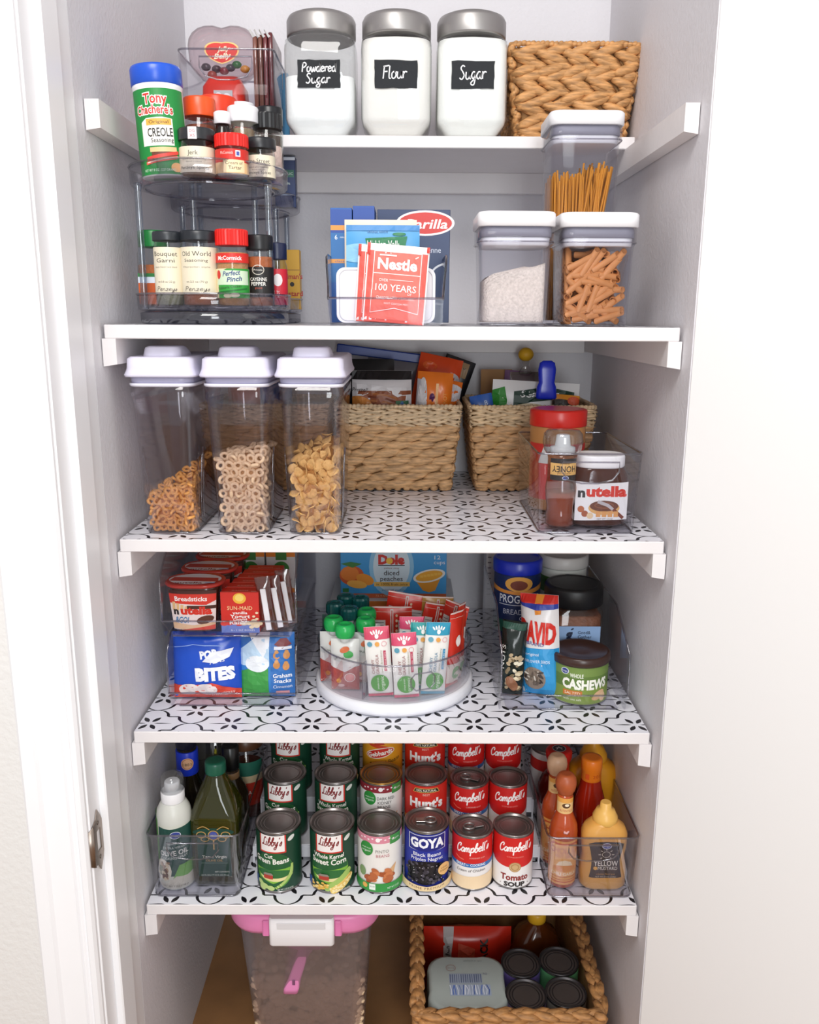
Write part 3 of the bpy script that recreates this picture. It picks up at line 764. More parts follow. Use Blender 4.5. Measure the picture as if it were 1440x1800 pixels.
def lab_tartar(d, R, H, hs):
    pap(d, R, 3, hs-4, '#d2332a', .7); pap(d, R, 3, 17, '#eac08c', .7); d.rect(-22, 22, 22, 34, '#cf2b22'); d.text('McCormick', -3, 29, 4, '#f0d0c8', 18); d.rect(9, 24, 16, 32, '#e8e6ee'); d.rect(10.5, 25.5, 14.5, 30.5, '#4d5aa8')
    d.rect(-8, 4, 22, 20, '#f2d9ae'); d.text('Cream of', 7, 16, 4, TXK, 24); d.text('Tartar', 8, 10, 4.5, TXK, 18)
jar('spice_jar', 'squat cream of tartar jar with red lid on the upper tier', 'spice jar', (-.2225, 1.247, zu), .0225, .055, .017, '#e0241c', '#f1ece6', .03, lab_tartar, neck=.95, capR=.0232, ridges=30)
jar('spice_jar', 'squat spice jar with black lid and street-named cream label', 'spice jar', (-.189, 1.283, zu), .0205, .057, .015, '#1e1f23', '#8d8474', .034, lab_pz('Jane Street'), neck=.95, capR=.0222)
jar('spice_jar', 'tall glass spice jar with black cap at the right of the upper tier', 'spice jar', (-.186, 1.335, zu), .0220, .101, .022, '#17181b', '#d9bdb5', .055, None, neck=.8, capR=.0215, ridges=24)
jar('spice_jar', 'spice jar with orange cap and brown contents on the upper tier', 'spice jar', (-.279, 1.312, zu), .0222, .116, .026, '#e2531a', '#7c3a20', .078, None, neck=.85, capR=.0228)
jar('spice_jar', 'large spice jar with red cap behind the orange-capped one', 'spice jar', (-.268, 1.385, zu), .026, .134, .028, '#e23a16', '#5d2a1c', .095, None, neck=.9, capR=.0285)
t = thing('extract_bottle', 'small dark extract bottle with white cap on the upper tier', 'bottle', (-.2425, 1.290, zu))
obj('bottle', MB().lathe([(.013, 0), (.015, .002), (.015, .060), (.010, .072), (.009, .078)], 24), mat('#1c0f0c', .12), t); obj('cap', MB().lathe([(.0112, .077), (.0118, .078), (.0118, .092), (.010, .0935)], 24), mat('#eeeef2', .35), t)
jar('spice_jar', 'glass spice jar with white cap and green contents on the upper tier', 'spice jar', (-.218, 1.318, zu), .0215, .106, .022, '#e9e9ec', '#7e8b66', .055, None, neck=.85, capR=.0222)
jar('spice_jar', 'spice jar with white flip cap at the back of the upper tier', 'spice jar', (-.232, 1.392, zu), .019, .128, .022, '#e4e4e8', '#a98a6a', .09, None, neck=.85, capR=.018)
jar('spice_jar', 'spice jar with black lid at the back of the upper tier', 'spice jar', (-.191, 1.392, zu), .020, .122, .026, '#15161a', '#5b4130', .08, None, neck=.85, capR=.02)
# lower tier
def lab_green(d, R, H, hs):
    d.rect(-20, 4, 20, hs*.55, '#c85a24'); d.rect(-20, hs*.40, 20, hs*.50, '#dfe6f2'); d.rect(-20, hs*.50, 20, hs*.56, '#2c7a3c')
jar('spice_jar', 'spice bottle with green flip cap at the left of the lower tier', 'spice jar', (-.358, 1.318, zl), .0225, .110, .024, '#157a35', '#b4622e', .06, lab_green, neck=.85, capR=.0225, sq=True)
def lab_tall(a, b2, small):
    def f(d, R, H, hs):
        pap(d, R, 17, hs-9, CRM, .8); d.text(a, 0, hs-18, 6.5, TXK, R*1.75)
        if b2: d.text(b2, 0, hs-27, 5.5 if small else 4.2, TXK, R*1.3 if small else R*1.35)
        d.text('classic french herb blend' if small else 'Moravian style', 0, hs-36, 2, '#857a6c', R*1.6); d.text('wt 0.8 oz (22 g)' if small else 'wt 2.5 oz (70 g)', 0, 34, 2.6, '#6d6358', R*1.2)
        d.hand('Penzeys', 0, 23, R*1.45, 3.6, .7, '#5a5048')
    return f
jar('spice_jar', 'slim herb jar with black lid and cream label reading Bouquet Garni', 'spice jar', (-.3205, 1.258, zl), .0205, .103, .013, '#2a2e33', '#8b8a6c', .03, lab_tall('Bouquet', 'Garni', True), neck=.9, capR=.0212)
jar('spice_jar', 'wide spice jar with black lid and cream label reading Old World', 'spice jar', (-.2760, 1.256, zl), .0258, .104, .014, '#22262c', '#a2572f', .075, lab_tall('Old World', 'Seasoning', False), neck=.95, capR=.0262)
def lab_pp(d, R, H, hs):
    pap(d, R, hs-24, hs-11, '#d52b22', .9); d.text('McCormick', 0, hs-17.5, 5.5, '#fff4f0', R*1.6, bold=.02)
    pap(d, R, 12, 52, '#eadfb8', .9); d.poly([(-20, 12), (36, 12), (36, 52), (-4, 52), (-20, 46)], '#2f9a3a'); d.poly([(-24, 30), (30, 30), (30, 49), (-14, 50)], '#cfe3c6')
    d.text('Perfect', 2, 46, 6.5, '#2c3a7a', 26, shear=.3, bold=.02, rot=6); d.text('Pinch', 6, 38, 6.5, '#2c3a7a', 22, shear=.3, bold=.02, rot=6); d.text('Rotisserie Chicken', -2, 27, 4, '#33452f', 36, rot=6); d.poly([(-24, 20), (26, 26), (26, 24), (-24, 17)], '#1e6a2c')
    d.ell(6, 16, 7, 3.2, '#d8d2b4'); d.ell(-4, 15, 6, 2.8, '#c9c3a2'); d.ell(-18, 44, 4, 6, '#cf2b22')
jar('spice_jar', 'poultry seasoning jar with bright red cap and green label', 'spice jar', (-.2290, 1.254, zl), .0228, .106, .022, '#e5211a', '#b98453', .085, lab_pp, neck=.85, capR=.0232, ridges=30)
def lab_cay(d, R, H, hs):
    pap(d, R, 14, hs-24, '#1a1716', .9); d.ring(0, 52, 9, 7, 1, '#cfc7bb'); d.text('Private', 0, 52, 2.6, '#e9e2d6', 13)
    d.text('CAYENNE', 0, 39, 5, '#f0ece4', 25, bold=.01); d.text('PEPPER', 0, 32.5, 5, '#f0ece4', 22, bold=.01); d.text('ground', 0, 27, 2.8, '#c2543a', 10); d.text('NET WT 1.5 OZ', 0, 18, 2.4, '#cfc7bb', 22)
jar('spice_jar', 'cayenne pepper jar with black cap and black label', 'spice jar', (-.194, 1.279, zl), .0195, .101, .021, '#16171a', '#a9592b', .078, lab_cay, neck=.95, capR=.0198)
def lab_rn(d, R, H, hs):
    pap(d, R, 4, hs-14, '#cf2a3a', .9); d.ell(2, 40, 7, 9, '#efe6e6'); d.text('HOT', 2, 20, 4, '#f4e6e6', 10, rot=90); d.text('REL', -5, 20, 4, '#f4e6e6', 10, rot=90)
jar('spice_jar', 'slim spice bottle with navy cap and red label behind the right post', 'spice jar', (-.175, 1.322, zl), .0145, .094, .024, '#1c2444', '#8a5a3a', .05, lab_rn, neck=.85, capR=.0145)
t = carton('spice_tin', 'flat yellow mustard powder tin on the rear turntable', 'spice tin', (-.196, 1.585, zl), 44, 26, 104, '#dfa92f')
d = Dec(flat_map(0, 0, 0)); d.rect(-22, 68, 22, 70, '#b8832a'); d.text("Colman's", 6, 58, 9, '#b5281c', 42, bold=.02); d.text('Mustard', 6, 28, 9, '#b5281c', 42, bold=.02); d.ell(8, 44, 4, 4, '#2a2018'); d.build('label', t)
t = carton('spice_tin', 'dark blue spice tin on the upper tier of the rear turntable', 'spice tin', (-.194, 1.570, zu), 36, 24, 84, '#1b2f5c')
d = Dec(flat_map(0, 0, 0)); d.rect(-18, 78, 18, 83, '#dfe3ea'); d.rect(-12, 50, 16, 62, '#2f6a58'); d.text('GARLIC', 3, 56, 4, '#cfe0d8', 22); d.text('salt', 3, 40, 4, '#cfe0d8', 12); d.rect(-10, 20, 14, 22, '#9fb3c9'); d.build('label', t)

# ---------------------------------------------------------------- packet bin
t = thing('packet_bin', 'clear scoop bin of packets in the middle of the second shelf', 'storage bin', (-.010, 1.222, zB))
w2, dep = .078, .205
prof = [(0, 0), (0, .036), (.012, .042), (.026, .056), (.038, .082), (.052, .096), (.075, .100), (dep, .100), (dep, 0)]
for sx in (-1, 1):
    b = MB(); pts = prof
    n = len(pts); vs = []
    for th in (0, .0022):
        for (y, z) in pts: vs.append((sx*(w2+z*.10-th), y, z))
    fs = [[i, (i+1) % n, n+(i+1) % n, n+i] for i in range(n)]; tr = tessellate_polygon([[Vector((p[0], p[1], 0)) for p in pts]])
    fs += [list(f) for f in tr]+[[n+i for i in reversed(f)] for f in tr]; b.add(vs, fs)
    obj('side_panel', b, PLASTIC, t)
    obj('side_edge', MB().tube([(sx*(w2+z*.10-.001), y, z) for y, z in prof[1:-1]], .0017, 6), clear('#8e8d9a', .7, 2, .06, .15, name='dark_clear_edge'), t)
obj('front_panel', MB().box(-w2-.003, -.001, .002, w2+.003, .0015, .038, .0005), PLASTIC, t)
obj('back_panel', MB().box(-w2-.010, dep-.002, .002, w2+.010, dep, .1, .0005), PLASTIC, t)
obj('bin_floor', MB().box(-w2, 0, 0, w2, dep, .0025, .0005), PLASTIC, t)
obj('front_edge', MB().tube([(-w2-.003, 0, .037), (w2+.003, 0, .037)], .0017, 6), RIMP, t)
zc = zB+.0032
def lab_bar(d):
    d.ell(18, 152, 46, 19, '#f0eceb', 28); d.ell(18, 152, 42, 16, '#d23a35', 28); d.text('Barilla', 20, 151, 14, '#f6f2f0', 66, bold=.02, shear=.2); d.text('penne', 30, 112, 9, '#cfd6e6', 26); d.stroke(crom([(6, 60), (20, 66), (34, 84), (50, 92)], 5), 3, '#d8dbe2'); d.text('al dente', 30, 30, 4, '#b9c4da', 26)
t = carton('pasta_box', 'navy pasta box with red oval logo at the back of the packet bin', 'pasta box', (.030, 1.392, zc), 114, 32, 172, '#20355f'); d = Dec(flat_map(0, 0, 0)); lab_bar(d); d.build('print', t)
for k, (x, c, h) in enumerate(((-.080, '#2c63ae', 168), (-.046, '#2f57a4', 171))):
    t = carton('pasta_box', ('blue pasta box with orange stripe standing spine out in the packet bin', 'plain blue pasta box, spine out, next to the red oval logo')[k], 'pasta box', (x, 1.342, zc), 32.5, 84, h, c)
    d = Dec(flat_map(0, 0, 0)); d.rect(-16, h-38, 16, h-2, '#2b4f9e')
    if k == 0: d.rect(-16, h-32, 16, h-25, '#e39a4a'); d.rect(-16, 60, 16, h-36, '#2d6fae'); d.text('6', -8, h-42, 7, '#f0f4fa'); d.text('minutes', 4, h-42, 3, '#e2ecf5', 12); d.rect(-16, 88, 16, 94, '#e39a4a'); d.text('classic', 0, 91, 3, '#3a5a9a', 20)
    d.build('print', t)
t = thing('soup_mix_packet', 'cream packet with torn top at the back of the packet bin', 'packet', (-.020, 1.318, zc), rx=-4)
o, mk = bag(t, 108, 150, 6, '#ecdcc4', 'pouch', bump=.8); d = mk(); d.rect(-46, 10, 46, 124, '#e9e2d8'); d.ell(-20, 132, 5, 4, '#b9a890'); d.build('print', t)
t = thing('dressing_packet', 'blue dressing mix packet with green name plate in the packet bin', 'packet', (-.016, 1.296, zc), rx=-4)
o, mk = bag(t, 108, 140, 7, '#4f9fd6', 'pouch', bump=.8); d = mk(); d.ell(-30, 100, 40, 14, '#8cc4e8'); d.ell(30, 92, 36, 12, '#a9d2ee'); d.rect(-54, 132, 54, 140, '#3f86c4'); d.poly([(-26, 121), (36, 124), (32, 105), (-22, 103)], '#1d7a4d'); d.text('Hidden Valley', 4, 113, 10, '#f2f6f2', 54, bold=.01); d.ell(24, 127, 10, 2.4, '#1d7a4d'); d.text('ORIGINAL RANCH', -8, 130, 3, '#2a4f86', 30); d.build('print', t)
t = thing('packet_divider', 'white rounded card divider inside the packet bin', 'divider', (-.011, 1.272, zc))
b = MB().prism([(x, z+.039) for x, z in rrect(.072, .039, .012, 5)], 'y', 0, .0025); obj('card', b, mat('#ededf0', .4), t)
b = MB(); ring = [(x*.94, -.0006, z*.92+.039) for x, z in rrect(.072, .039, .012, 5)]; b.tube(ring, .0007, 5, closed=True); obj('raised_edge', b, mat('#d9d9de', .4), t)
def choc(d):
    d.rect(-44, 0, 44, 112, '#f0e6e4'); d.rect(-42, 0, 42, 98, '#e4584c'); d.rect(-34, 4, 34, 98, '#e8695b'); W = '#f8eae6'
    for (a, b2, c, e) in ((-34, 44, -33, 99), (33, 44, 34, 99), (-34, 66.6, 34, 67.6)): d.rect(a, b2, c, e, W)
    d.rect(-32.5, 97, 33, 98.5, W); d.text('Nestle', 0, 81, 15, W, 56, bold=.035); d.rect(-26, 91.5, -2, 93.4, W); d.poly([(24, 91), (29, 94), (29, 92.4), (25, 89.8)], W)
    d.text('OVER', -18, 58, 4, W, 13); d.rect(-10, 58.5, 24, 59.2, W); d.text('100 YEARS', 0, 48, 9.5, W, 58, bold=.01); d.text('OF', 20, 40.5, 3.4, W); d.text('CHOCOLATEY MEMORIES', 0, 34, 3.6, W, 54); d.text('HOT COCOA MIX', 2, 26, 2.6, W, 34)
    d.stroke([(-34, 44), (-34, 12), (0, 20), (34, 14), (34, 44)], 1, W); d.rect(-44, 92, -40, 112, '#c93a30') ; d.rect(40, 100, 44, 110, '#c93a30')
for k, (x, y, rz, ry) in enumerate(((-.012, 1.256, 0, 3.5), (.000, 1.238, 0, 4.5))):
    t = thing('cocoa_packet', ('red cocoa sachet mostly hidden behind the front one', 'red cocoa sachet at the front of the packet bin')[k], 'packet', (x, y, zc), 0, 'cocoa sachets', -6, ry)
    o, mk = bag(t, 88, 108, 7, '#e8695b', 'pouch', bump=.5); d = mk(); choc(d); d.build('print', t)

# ---------------------------------------------------------------- push-top containers
def pushtop(name, label, x, y, w, H, rz=0):
    t = thing(name, label, 'container', (x, y, zB), rz); h = w/2; b = MB()
    def q(z, s, k=.30): return (z, h*s, h*s, h*k)
    o = [q(0, .84, .28), q(.003, .89), q(H-.046, .95), q(H-.040, 1.0), q(H-.020, 1.0)]
    i = [q(H-.020, .965), q(H-.038, .965), q(H-.047, .915), q(.006, .86)]
    obj('clear_body', MB().rr(o+i, 5), PLASTIC, t)
    for zz, s in ((.002, .88), (H-.040, 1.0)):
        obj('edge_band', MB().tube([(a, c, zz) for a, c in rrect(h*s, h*s, h*.3, 5)], .0012, 6, closed=True), RIMP, t)
    obj('lid', MB().rr([q(H-.020, .99), q(H-.019, 1.04, .32), q(H-.003, 1.04, .32), q(H-.0005, 1.0, .3), q(H, .96, .3)], 5), mat('#efeef0', .35), t)
    obj('gasket', MB().rr([q(H-.034, .93), q(H-.033, .955), q(H-.024, .955), q(H-.020, .94)], 5), mat('#8d8c98', .4), t)
    obj('lid_plug', MB().rr([q(H-.045, .88), q(H-.044, .9), q(H-.034, .92)], 5), mat('#dddce0', .4), t)
    return t
pushtop('pop_container', 'short clear push-top container of pale grain left of the pasta', .171, 1.269, .1045, .154)
pushtop('pop_container', 'short clear push-top container filled with penne pasta', .2875, 1.277, .106, .154)
pushtop('pop_container', 'tall clear push-top container holding spaghetti behind the penne', .286, 1.395, .108, .310)
b = MB(); h = .1045/2*.83; n = 14; rings = []
M_RICE = mat('#e0d4ca', .9, noise=.3, nscale=260, bump=1.0, bscale=380, name='pale_grain')
def top_z(x): return .074+.010*(x/h)+.004*math.sin(x*160)
o = MB(); base = rrect(h, h, h*.3, 5)
o.loft([[(x*.98, y*.98, .0045) for x, y in base], [(x, y, .008) for x, y in base], [(x, y, top_z(x)) for x, y in base], [(x*.5, y*.5, top_z(x*.5)+.002) for x, y in base]])
r_ = obj('dry_grain', o, M_RICE, None, (.171, 1.269, zB+.0005)); tag(r_, 'pale dry grain sloping up to the right in the short container', 'grain', kind='stuff')
# spaghetti
b = MB(); rnd = random.Random(5)
for k in range(330):
    x0, y0 = rnd.uniform(-.043, .030), rnd.uniform(-.043, .043); grp = k % 3
    lean = rnd.gauss(-.004, .006) if grp else rnd.gauss(.030, .006)
    if grp == 0: x0 = rnd.uniform(-.02, .012)
    x1 = max(-.044, min(.044, x0+lean)); y1 = max(-.044, min(.044, y0+rnd.gauss(0, .008)))
    b.tube([(x0, y0, .008), (x1, y1, .218+rnd.uniform(-.010, .012)+(.015 if grp == 0 else 0))], .0014, 5)
s_ = obj('spaghetti', b, mat('#cf8a2e', .5, noise=.15, nscale=50), None, (.286, 1.395, zB)); tag(s_, 'bundle of dry golden spaghetti standing in the tall container', 'spaghetti', kind='stuff')
# penne, each its own piece
b = MB(); R1, R2, L2 = .0046, .0034, .019
def qring(r, z0, sl): return [(r*math.cos(2*math.pi*i/10), r*math.sin(2*math.pi*i/10), z0+sl*r*math.cos(2*math.pi*i/10)) for i in range(10)]
b.loft([qring(R1, -L2, 1), qring(R1, L2, 1), qring(R2, L2, 1), qring(R2, -L2, 1), qring(R1, -L2, 1)], False, False)
pen = b.mesh('penne', [mat('#c4844f', .5, noise=.15, nscale=90, name='wholewheat_pasta')]); fixn(pen)
rnd = random.Random(11); hh = .106/2*.86-.005; cnt = 0
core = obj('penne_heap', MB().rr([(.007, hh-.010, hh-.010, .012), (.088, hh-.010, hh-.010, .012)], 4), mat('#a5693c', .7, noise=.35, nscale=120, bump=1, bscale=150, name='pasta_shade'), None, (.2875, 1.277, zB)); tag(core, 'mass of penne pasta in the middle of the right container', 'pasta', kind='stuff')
def put_penne(p, d):
    o = bpy.data.objects.new('penne', pen); COL.objects.link(o); o.location = p
    o.rotation_euler = Vector(d).to_track_quat('Z', 'Y').to_euler(); tag(o, 'ridged brown penne piece in the right push-top container', 'pasta', 'penne pasta pieces')
for side in range(2):
    for r in range(9):
        z = .013+r*.0095
        for k in range(5 if side == 0 else 4):
            u = -hh+.012+k*((2*hh-.024)/(4 if side == 0 else 3))+rnd.uniform(-.006, .006); a = rnd.choice([0, .3, -.3, .6, -.7, .9, 1.2])+rnd.uniform(-.15, .15)
            if side == 0:
                end = rnd.random() < .22
                d = Vector((math.cos(a), 0, math.sin(a))) if not end else Vector((.25*rnd.uniform(-1, 1), 1, .3))
                lim = hh-abs(d.x)*L2-.002; u = max(-lim, min(lim, u)); zz = max(.008+abs(d.z)*L2*.9, z)
                put_penne((.2875+u, 1.277-hh+(.0 if not end else .018)+rnd.uniform(0, .004), zB+zz), d)
            else:
                d = Vector((0, math.cos(a), math.sin(a))); lim = hh-abs(d.y)*L2-.002; u = max(-lim, min(lim, u)); zz = max(.008+abs(d.z)*L2*.9, z)
                put_penne((.2875-hh+rnd.uniform(0, .003), 1.277+u, zB+zz), d)
for k in range(12):
    a = rnd.uniform(0, 3.1); d = Vector((math.cos(a), math.sin(a)*.8, rnd.uniform(-.2, .2))); put_penne((.2875+rnd.uniform(-.02, .02), 1.277+rnd.uniform(-.022, .02), zB+.096+rnd.uniform(0, .006)), d)

# ================================================================ middle shelf
zC = Z['C']+.0008
CW0, CW1, CD0, CD1, CH = .076, .090, .178, .204, .224
def cereal_box(label, x, y=1.2075):
    t = thing('cereal_container', label, 'container', (x, y+CD1/2, zC))
    def q(z, s=0, k=.018): f = z/CH; return (z, lerp(CW0, CW1, f)/2-s, lerp(CD0, CD1, f)/2-s, k)
    obj('clear_body', MB().rr([(0, CW0/2-.004, CD0/2-.004, .014), q(.003), q(CH*.86), (CH*.9, CW1/2+.001, CD1/2+.001, .018), (CH, CW1/2+.001, CD1/2+.001, .018), (CH, CW1/2-.002, CD1/2-.002, .017), q(CH*.86, .0022), q(.005, .0022)], 5), clear('#fbfafd', .5, 2.6, .03, .06), t)
    obj('base_edge', MB().tube([(a, b, .002) for a, b in rrect(CW0/2-.001, CD0/2-.001, .016, 4)], .0014, 6, closed=True), RIMP, t)
    for sx in (-1, 1):
        b = MB().tube([(sx*(CW0/2+.0015), -.06, .02), (sx*(CW0/2+.006), -.06, .11), (sx*(CW0/2+.007), -.054, .125), (sx*(CW0/2+.006), -.048, .11), (sx*(CW0/2+.0015), -.048, .02)], .0013, 6); obj('grip_groove', b, RIMP, t)
    obj('gasket_band', MB().rr([(CH-.004, CW1/2-.001, CD1/2-.001, .018), (CH+.010, CW1/2+.0008, CD1/2+.0008, .018)], 5), mat('#a9a7c0', .35), t)
    obj('clear_collar', MB().rr([(CH-.006, CW1/2+.0005, CD1/2+.0005, .018), (CH-.004, CW1/2+.002, CD1/2+.002, .018), (CH-.001, CW1/2+.002, CD1/2+.002, .018)], 5), mat('#e4e3ee', .3), t)
    lid = obj('lid', MB().rr([(CH+.008, CW1/2+.0055, CD1/2+.006, .014), (CH+.011, CW1/2+.0062, CD1/2+.007, .014), (CH+.016, CW1/2+.0042, CD1/2+.004, .014), (CH+.020, CW1/2+.003, CD1/2+.003, .014), (CH+.033, CW1/2+.002, CD1/2+.002, .014), (CH+.036, CW1/2-.002, CD1/2-.002, .012)], 5), mat('#dddaec', .4), t)
    b = MB(); b.rr([(CH+.034, CW1/2*.62, .040, .014, 0, -.052), (CH+.040, CW1/2*.60, .038, .014, 0, -.052), (CH+.048, CW1/2*.55, .030, .014, 0, -.060), (CH+.050, CW1/2*.48, .024, .012, 0, -.060)], 5)
    obj('pour_flap', b, mat('#e0ddee', .4), lid)
    return t
CX = (-.3295, -.2235, -.1170)
for x, l in zip(CX, ('tall clear cereal container nearest the left wall', 'tall clear cereal container in the middle, full of pale rings', 'tall clear cereal container beside the woven baskets')): cereal_box(l, x)
def torus(R, r, n=10, m=6, sq=1, jit=0, seed=0):
    rnd = random.Random(seed); b = MB(); rings = []
    for i in range(n):
        a = 2*math.pi*i/n; rr_ = r*(1+rnd.uniform(-jit, jit)); RR = R*(1+rnd.uniform(-jit, jit)*.6)
        rings.append([((RR+rr_*math.cos(2*math.pi*j/m))*math.cos(a)*sq, (RR+rr_*math.cos(2*math.pi*j/m))*math.sin(a), rr_*math.sin(2*math.pi*j/m)) for j in range(m)])
    rings.append(rings[0]); b.loft(rings, False, False); return b
def flake(seed):
    rnd = random.Random(seed); b = MB(); n = 9; R = .0088; top = []; bot = []
    for ring in (1.0, .55):
        P = []
        for i in range(n):
            a = 2*math.pi*i/n; r = R*ring*(1+(rnd.uniform(-.22, .22) if ring == 1 else 0)); x, y = r*math.cos(a), r*math.sin(a)*.85
            P.append((x, y, 28*x*x-18*y*y+rnd.uniform(-.0006, .0006)))
        top.append(P)
    b.loft([[(p[0], p[1], p[2]-.0004) for p in top[1]], [(p[0], p[1], p[2]-.0004) for p in top[0]], [(p[0], p[1], p[2]+.0006) for p in top[0]], [(p[0], p[1], p[2]+.0008) for p in top[1]]]); return b
def meshes(lst, m):
    out = []
    for b in lst: me = b.mesh('piece', [m]); fixn(me); out.append(me)
    return out
RINGS = meshes([torus(.0052, .0026, 12, 6, 1, .08, s) for s in range(3)], mat('#e6c7a2', .75, noise=.18, nscale=300, bump=.4, bscale=500, name='oat_ring'))
LOOPS = meshes([torus(.0042, .0023, 10, 6, 1.15, .25, s+9) for s in range(3)], mat('#e2a052', .5, noise=.3, nscale=250, bump=.4, bscale=400, name='honey_loop'))
FLAKES = meshes([flake(s) for s in range(4)], mat('#e8b86e', .6, noise=.25, nscale=200, bump=.3, bscale=400, name='corn_flake'))
def fill_cereal(x, name, label, group, M, step, hfn, corecol, seed, flat, inset):
    y = 1.2075+CD1/2; rnd = random.Random(seed)
    def hw(z): return lerp(CW0, CW1, z/CH)/2-.0035
    def hd(z): return lerp(CD0, CD1, z/CH)/2-.0035
    b = MB(); base = [(u, v) for u, v in rrect(1, 1, .3, 4)]
    k_ = inset+.002; nb = []
    for f in (0, .5, 1): nb.append([(u*(hw(.1*f)-k_), v*(hd(.1*f)-k_), max(.006, f*(hfn(u, v)-inset*1.2))) for u, v in base])
    nb.append([(u*.4*hw(.1), v*.4*hd(.1), hfn(u*.4, v*.4)-inset) for u, v in base])
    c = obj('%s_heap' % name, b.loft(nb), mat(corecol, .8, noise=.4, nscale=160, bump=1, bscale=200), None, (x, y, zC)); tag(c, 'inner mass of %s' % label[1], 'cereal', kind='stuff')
    def put(p, nrm):
        o = bpy.data.objects.new(name, rnd.choice(M)); COL.objects.link(o); o.location = (x+p[0], y+p[1], zC+p[2])
        n = Vector(nrm)+Vector((rnd.gauss(0, flat), rnd.gauss(0, flat), rnd.gauss(0, flat))); q = n.to_track_quat('Z', 'Y'); o.rotation_euler = (q.to_matrix() @ Matrix.Rotation(rnd.uniform(0, 6.28), 3, 'Z')).to_euler(); s = rnd.uniform(.9, 1.1); o.scale = (s, s, s)
        tag(o, label[0], 'cereal', group)
    n = 0; r = 0; z = .008
    while z < .19:
        w_ = hw(z); k = int((2*w_-step*.4)/step)
        for i in range(k+1):
            u = -w_+step*.5+i*(2*w_-step)/max(k, 1)+(.25*step if r % 2 else -.25*step)
            if abs(u) > w_-inset*.8: continue
            if z < hfn(u/w_, -1): put((u, -hd(z)+inset+rnd.uniform(-.0004, .0012), z), (0, -1, 0))
        for i in range(1, 6):
            v = -hd(z)+step*(i+.2)
            if z < hfn(1, v/hd(z)): put((w_-inset-rnd.uniform(-.0004, .001), v, z), (1, 0, 0))
        z += step*.84; r += 1
    for i in range(5):
        for j in range(5):
            u, v = -.8+.4*i+rnd.uniform(-.1, .1), -.9+.3*j; put((u*hw(.1), v*hd(.1)*.95, hfn(u, v)), (0, -.5, 1))
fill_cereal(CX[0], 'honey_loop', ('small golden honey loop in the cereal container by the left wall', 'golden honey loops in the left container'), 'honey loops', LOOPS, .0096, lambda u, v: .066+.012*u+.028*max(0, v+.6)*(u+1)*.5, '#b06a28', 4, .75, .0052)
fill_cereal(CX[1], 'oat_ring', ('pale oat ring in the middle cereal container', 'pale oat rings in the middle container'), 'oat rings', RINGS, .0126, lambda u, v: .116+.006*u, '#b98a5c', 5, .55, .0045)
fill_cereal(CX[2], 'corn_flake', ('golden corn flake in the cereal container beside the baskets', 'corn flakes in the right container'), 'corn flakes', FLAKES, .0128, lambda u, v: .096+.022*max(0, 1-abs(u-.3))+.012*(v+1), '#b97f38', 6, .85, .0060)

# woven baskets with bags
bk = 1.640
basket('woven_basket', 'pale-rimmed woven basket of pretzel and orange bags beside the corn flakes', (.004, bk, zC), .229, .194, .205, .18, .158, 10, 5, '#cda273', '#d9bd98', 2, 'woven baskets on the middle shelf', 21, .2, leaf=True)
basket('woven_basket', 'pale-rimmed woven basket of chip bags behind the peanut butter', (.250, bk, zC), .229, .192, .205, .18, .158, 10, 5, '#c99d6e', '#d6b992', 2, 'woven baskets on the middle shelf', 22, .2, leaf=True)
basket('woven_basket', 'woven basket half hidden behind the clear cereal containers', (-.240, bk, zC), .229, .194, .205, .18, .158, 10, 5, '#b88c5c', '#c9a981', 2, 'woven baskets on the middle shelf', 23, .2, leaf=True)
zb = zC+.012
t = thing('pretzel_bag', 'brown and white pretzel stick bag at the front of the left pale-rimmed basket', 'snack bag', (-.026, 1.585, zb)); o, mk = bag(t, 110, 208, 42, '#d3cfd0', 'pouch', bump=1.6)
d = mk(); d.rect(-64, 0, 64, 172, '#8a4a2a'); d.poly([(-64, 150), (-64, 186), (64, 176), (64, 140), (0, 178)], '#d8d5d6'); rnd = random.Random(2)
for k in range(9): d.stroke([(-30+rnd.uniform(-6, 6), 168-k*6), (10, 164-k*6.4), (34, 156-k*7)], 3.4, '#6d2f16' if k % 2 else '#a2602f')
d.ell(-40, 150, 22, 12, '#c9803a', rot=-10); d.text('Pretzel!', -40, 174, 7, '#2a2422', 30, shear=.3); d.rect(26, 132, 50, 154, '#3f6b4a'); d.poly([(28, 140), (38, 154), (48, 140)], '#2f5f96'); d.text('STIX', 38, 136, 4, '#d8dcbc', 18); d.rect(-64, 192, 64, 208, '#1a1718'); d.build('print', t)
t = thing('black_pouch', 'black rounded pouch top behind the pretzel bag', 'snack bag', (-.052, 1.645, zb)); bag(t, 96, 226, 30, mat('#141316', .4), 'pouch', bump=1.5)
t = thing('zip_bag', 'clear zip bag with a blue slider strip leaning over the baskets', 'zip bag', (-.022, 1.702, zb), ry=7); o, mk = bag(t, 124, 226, 16, clear('#dcdbe0', .5, 2, .1, .08, haze=.12, hazecol='#b9b8bd'), 'pouch', bump=2)
obj('slider_strip', MB().box(-.125, -.004, .222, .065, .004, .240, .002), mat('#1f3f97', .35), t)
